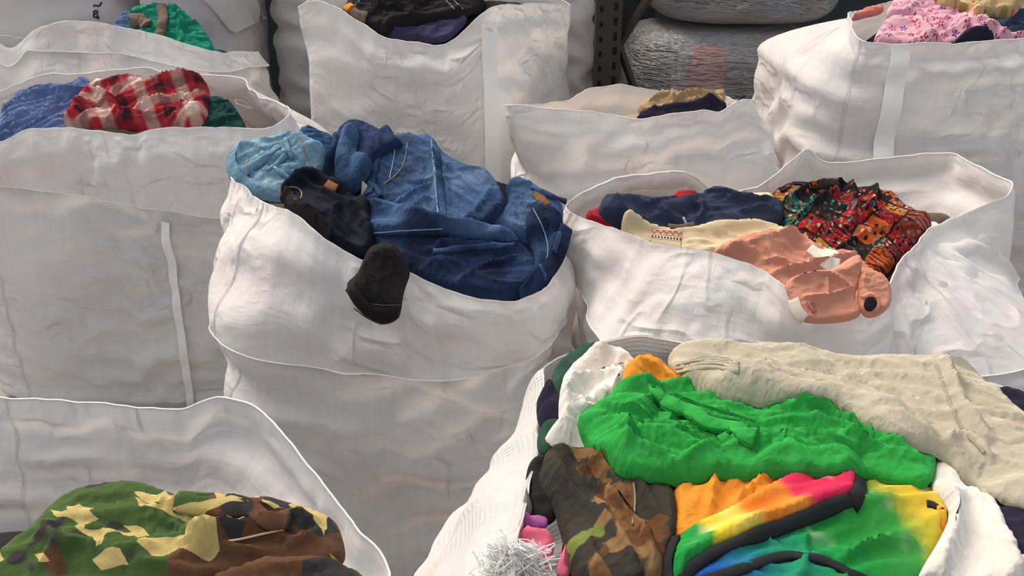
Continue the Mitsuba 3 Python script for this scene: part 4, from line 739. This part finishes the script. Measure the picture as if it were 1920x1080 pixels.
garment('navy_cloth', hp, [(1372,205),(1380,190),(1396,186),(1404,200),(1390,215)], 'ink_cloth', 'navy cloth tip at the right end of the low bag right of centre', puff=.03, seed=70)
hp = Heap(at(1770, 40, 3.98), 26, (-.6, .6, -.42, .5), lump=.02, seed=12, crest=(1760,5))
fill('clothes_pile', 'black clothes around the floral ones', 'bulk_bag_008', hp, 'black_cloth', sink=0.05)
garment('brown_cloth', hp, [(1592,40),(1600,26),(1640,12),(1660,14),(1656,26),(1620,34)], 'dusk_pink', 'salmon cloth at the left corner of the upper right opening', puff=.03, seed=71, res=.011)
garment('navy_trousers', hp, [(1780,95),(1800,40),(1850,28),(1960,20),(1960,95)], 'navy_cloth', 'navy trousers at the right of the upper right opening', 'trousers', puff=.05, ex=(.04,.08), seed=72, res=.012)
garment('floral_trousers', hp, [(1795,50),(1810,31),(1838,36),(1862,50),(1892,70),(1915,62),(1930,75),(1880,95),(1830,95)], 'floral', 'twisted floral trousers right of the floral blouse', 'trousers', puff=.05, ex=(.06,.1), seed=73, res=.010)
garment('floral_blouse', hp, [(1660,32),(1664,16),(1684,-10),(1740,-14),(1770,8),(1795,22),(1822,60),(1800,95),(1720,95),(1718,45),(1680,34)], 'floral', 'largest pink floral blouse in the upper right opening', 'blouse', puff=.07, ex=(.05,.08), seed=74, crumple=0.6, res=.009, folds=[([(1668,22),(1720,32),(1735,60)], .04, .03, .3)])
garment('folded_floral_top', hp, [(1636,90),(1642,62),(1660,38),(1690,32),(1722,34),(1732,50),(1750,66),(1775,95)], 'floral', 'folded pink floral top left of the floral blouse', 'top', puff=.07, ex=(.03,.05), seed=75, crumple=0.6, res=.009)
garment('black_strap_top', hp, [(1775,95),(1800,66),(1830,54),(1856,58),(1872,95)], 'ink_cloth', 'black cloth in front of the floral trousers', puff=.05, seed=76, res=.011)
tt = garment('tan_print_shirt', hp, [(1738,-20),(1752,4),(1780,14),(1830,26),(1880,33),(1905,28),(1925,0),(1930,-25)], 'tan_print', 'tan shirt with a red print above the floral blouse', 'shirt', puff=.06, ex=(.04,.08), seed=77, res=.010)
# ------------------------------------------------------------------ behind the bags: full sacks, a pallet rack, film-wrapped bales
def matte(key, col, rough=.7, metallic=0.0):
    scene[key] = {'type': 'twosided', 'bsdf': {'type': 'principled', 'base_color': rgbt(srgb(*col)) if not callable(col) else proc(col), 'roughness': rough, 'metallic': metallic}}
scene['grey_weave'] = {'type': 'twosided', 'bsdf': {'type': 'principled', 'base_color': proc(lambda p, n, uv: mix((.62, .60, .585), (.50, .475, .47), fbm(p.x * 2, p.y * 2, p.z * 3, 3))), 'roughness': .5}}
scene['pink_weave'] = {'type': 'twosided', 'bsdf': {'type': 'principled', 'base_color': proc(lambda p, n, uv: mix((.74, .66, .64), (.66, .60, .58), fbm(p.x * 3, p.y * 3, p.z * 6, 3))), 'roughness': .5}}
matte('rack_paint', (50, 42, 38), .6); matte('panel_grey', (74, 80, 80), .6); matte('ink', (24, 22, 24), .6)
scene['stretch_film'] = {'type': 'bumpmap', 'arbitrary': proc(lambda p, n, uv: fbm(p.x * 14, p.y * 14, p.z * 60, 3) + .35 * noise(p.x * 30, p.y * 30, p.z * 190), 2e-3), 'scale': .05,
                         'bsdf': {'type': 'principledthin', 'base_color': rgbt((.93, .94, .95)), 'roughness': .14, 'spec_trans': .72, 'eta': 1.5}}
def bale_col(p, n, uv):
    d, d2, w = voronoi((p.x + p.y) * 5.5 + .6 * noise(p.x * 9, p.z * 9), p.z * 8)
    c = mi.Color3f(srgb(128, 128, 132))
    for lo, col in ((.2, (92, 90, 92)), (.42, (150, 130, 120)), (.6, (128, 142, 154)), (.78, (78, 70, 70)), (.92, (164, 158, 152))): c = mix(c, srgb(*col), dr.select(w > lo, 1.0, 0.0))
    return c
matte('bale_cloth', bale_col, .8)
def sack(key, label, c, h, z, n, mat, seed, cat='sack', ex=(.02, .06), wave=.2, step=.026, rot=0.0, amp=.02, ends=8, name='body', group=None):
    (cx, cy), (hx, hy), (z0, z1) = c, h, z
    N = int((hx + hy) * 4 / step); M = int((z1 - z0) / step) + 14
    t = .5 - .5 * np.cos(np.linspace(0, np.pi, M)); t = .5 * t + .5 * np.linspace(0, 1, M)
    th = np.arange(N) / N * 2 * np.pi; prof = np.maximum(.02, (1 - np.abs(2 * t - 1) ** ends)) ** (1 / 3)
    r = superr(th, hx, hy, math.radians(rot), n)[None] * prof[:, None]
    V = np.stack([cx + r * np.cos(th), cy + r * np.sin(th), np.broadcast_to((z1 + (z0 - z1) * t)[:, None], r.shape)], -1).reshape(-1, 3); Fc = grid_faces(M, N)
    pin = np.zeros((M, N)); pin[0] = pin[-1] = 1
    W = wrinkle(V, Fc, pin.ravel(), seed, ex, wave, amp, iters=70); nr = vnormals(W, Fc)
    if ((W - [cx, cy, .5 * (z0 + z1)]) * nr).sum() < 0: nr = -nr
    tag(key, label, cat, group); put(name, (W, Fc), mat, key, uv=np.stack([W[:, 0] + W[:, 1], W[:, 2]], 1))
    return W.reshape(M, N, 3), nr.reshape(M, N, 3), Fc
def facing(G, NR, px, py):
    """the nearest point of a wall on a sight line"""
    P = G.reshape(-1, 3); d = P - EYE; dep = d @ FWD
    sx, sy = 960 + FPX * d[:, 0] / dep, 540 - FPX * (d @ UPV) / dep
    e = np.hypot(sx - px, sy - py); ok = (NR.reshape(-1, 3) * d).sum(1) < 0
    i = np.argmin(np.where(ok, e, 1e9)); return at(px, py, P[i, 1]), NR.reshape(-1, 3)[i]
SG = 'closed sacks behind the open bags'
G1, N1, _ = sack('closed_sack', 'large closed grey sack at the far upper left with black handwriting', (-2.84, 6.15), (.58, .5), (0, 2.2), 6, 'grey_weave', 30, group=SG)
for st in ([(176,12),(179,9),(184,12),(188,10),(191,4)], [(175,24),(178,20),(183,20),(183,25),(177,26),(175,30),(179,33),(183,31)], [(182,28),(185,31),(184,36)]):
    q = [facing(G1, N1, *p) for p in chaikin(st, 2, False)]
    put('handwriting', tube([a + b * .004 for a, b in q], .0045, 5), 'ink', 'closed_sack')
G2, N2, _ = sack('closed_sack_001', 'creased grey-brown sack behind the teal jacket', (-1.89, 6.0), (.28, .42), (0, 2.2), 5, 'grey_weave', 31, ex=(.06, .03), group=SG)
rows = np.where((G2[:, 0, 2] < 2.1) & (G2[:, 0, 2] > 1.15))[0]; cols = np.where((N2[len(N2) // 2, :, 1] < -.1))[0]
cols = np.sort(cols); sub = (G2 + N2 * .03)[np.ix_(rows, cols)]; keep = 1.26 + .35 * np.clip((-1.62 - sub[..., 0]) / .3, 0, 1.2)
sub[..., 2] = np.maximum(sub[..., 2], keep - .02 * np.sin(sub[..., 0] * 30)); m_, n_ = sub.shape[:2]
put('flap', (sub.reshape(-1, 3), grid_faces(m_, n_, False)), 'grey_weave', 'closed_sack_001', label='flap hanging over the front')
G3, N3, _ = sack('closed_sack_002', 'grey sack with pale piping left of the top centre bag', (-1.01, 6.45), (.50, .5), (0, 2.2), 5, 'grey_weave', 32, ex=(.02, .09), wave=.12, group=SG)
q = [facing(G3, N3, x, y) for x, y in ((467,-20),(462,10),(463,50),(472,90),(476,130),(486,175),(495,200))]
put('piping', tube(chaikin([a + b * .01 for a, b in q], 2, False), .014, 6), 'white_strap', 'closed_sack_002', label='pale piping along its edge')
sack('closed_sack_003', 'pinkish sack between the top centre bag and the rack post', (.03, 6.3), (.47, .5), (0, 2.2), 6, 'pink_weave', 33, ex=(.02, .10), wave=.12, group=SG)

tag('pallet_rack', 'dark brown perforated rack upright with a diagonal brace', 'pallet rack')
def upright(x0, x1, y):
    holes = []
    for k in range(34):
        z = .15 + .078 * k
        holes += [sg.box(x0 + .022, z, x0 + .036, z + .026).buffer(.003), sg.box(x1 - .042, z + .01, x1 - .024, z + .048).buffer(.003)]
    pl = sg.box(x0, 0, x1, 2.8).difference(shapely.union_all(holes))
    m = trimesh.creation.extrude_polygon(pl, .004, engine='earcut'); m.apply_transform(np.array([[1, 0, 0, 0], [0, 0, 1, y], [0, 1, 0, 0], [0, 0, 0, 1.0]]))
    return m
put('upright', upright(.45, .59, 5.18), 'rack_paint', 'pallet_rack', smooth=False)
put('flange', boxm(.45, .454, 5.184, 5.27, 0, 2.8), 'rack_paint', 'pallet_rack', smooth=False); put('flange', boxm(.586, .59, 5.184, 5.27, 0, 2.8), 'rack_paint', 'pallet_rack', smooth=False)
put('foot', boxm(.43, .61, 5.16, 5.29, 0, .012), 'rack_paint', 'pallet_rack', smooth=False)
def bar(a, b, w): return tube([a, b], w, 4)
put('brace', bar(at(1160, 84, 5.225), at(1232, -30, 5.225), .024), 'rack_paint', 'pallet_rack', smooth=False)
put('brace', bar(at(1160, 84, 5.225), at(1190, 170, 5.225), .022), 'rack_paint', 'pallet_rack', smooth=False)
tag('hardboard_sheet', 'dark grey hardboard sheet standing behind the rack brace', 'board'); put('face', boxm(.62, 1.02, 6.9, 6.93, 0, 2.3), 'panel_grey', 'hardboard_sheet', smooth=False); put('edge_trim', boxm(.6, .62, 6.89, 6.94, 0, 2.3), 'rack_paint', 'hardboard_sheet', smooth=False)

def bale(key, label, c, h, z, seed, red=None):
    G, N, Fc = sack(key, label, c, h, z, 3.2, 'bale_cloth', seed, cat='bale', ex=(.02, .05), wave=.16, ends=9, name='pressed_clothes', group='film-wrapped bales by the rack')
    S = G + N * .016; put('stretch_film', (S.reshape(-1, 3), Fc), 'stretch_film', key, label='clear wrinkled stretch film')
    if red:
        x0, x1, z0, z1 = red; M, n = G.shape[:2]; row = np.where((G[:, 0, 2] > z0) & (G[:, 0, 2] < z1))[0]
        col = [j for j in range(n) if N[M // 2, j, 1] < 0 and x0 < G[M // 2, j, 0] < x1]; col.sort(key=lambda j: G[M // 2, j, 0])
        L = (G + N * .006)[np.ix_(row, col)]; put('red_cloth', (L.reshape(-1, 3), grid_faces(len(row), len(col), False)), 'brick_cloth', key, label='brick-red cloth behind the film')
cloth('brick_cloth', (206, 112, 96))
bale('wrapped_bale', 'lower grey bale of clothes in stretch film with a brick-red patch', (1.27, 5.95), (.57, .58), (.15, 1.26), 40, (1.0, 1.22, .88, 1.20))
bale('wrapped_bale_001', 'upper grey bale of clothes in stretch film, stacked on another', (1.37, 5.95), (.53, .56), (1.295, 2.36), 41)
tag('pallet', 'wooden pallet under the wrapped bales', 'pallet')
matte('pallet_wood', (150, 122, 92), .8)
for k in range(6): put('plank', boxm(.72 + k * .19, .86 + k * .19, 5.35, 6.45, .1, .12), 'pallet_wood', 'pallet', smooth=False)
for y in (5.4, 5.86, 6.32): put('bearer', boxm(.72, 1.81, y, y + .09, 0, .1), 'pallet_wood', 'pallet', smooth=False)

# ------------------------------------------------------------------ frayed edge of the lower right bag
rng = np.random.default_rng(5); th_ = []
for k in range(240):
    a = at(rng.normal(962, 24), rng.uniform(1030, 1090), 1.10) + [0, 0, rng.uniform(-.01, .015)]
    d = rng.normal(0, 1, 3) * [1, .7, .5] + [.3, -.25, .15]; d /= np.linalg.norm(d); L = rng.uniform(.006, .02)
    s_ = np.linspace(0, 1, 9)[:, None]; w = rng.normal(0, 1, 3); w2 = rng.normal(0, 1, 3)
    th_.append(tube(a + d * L * s_ + w * .009 * np.sin(s_ * 6 + rng.uniform(0, 6)) + w2 * .008 * np.sin(s_ * 11) + [0, 0, -.018] * s_ ** 2, 0.0011, 4))
put('frayed_threads', join(*th_), 'white_hem', 'bulk_bag_002', kind='stuff', label='tangle of frayed white threads')
for a, b in (((1010, 1060), (1050, 1048)), ((1000, 1075), (1042, 1058)), ((985, 1068), (1030, 1072))):
    p0, p1 = at(*a, 1.09), at(*b, 1.12); put('loose_thread', tube([p0, .5 * (p0 + p1) + [0, -.01, .012], p1], .0016, 5), 'white_hem', 'bulk_bag_002')
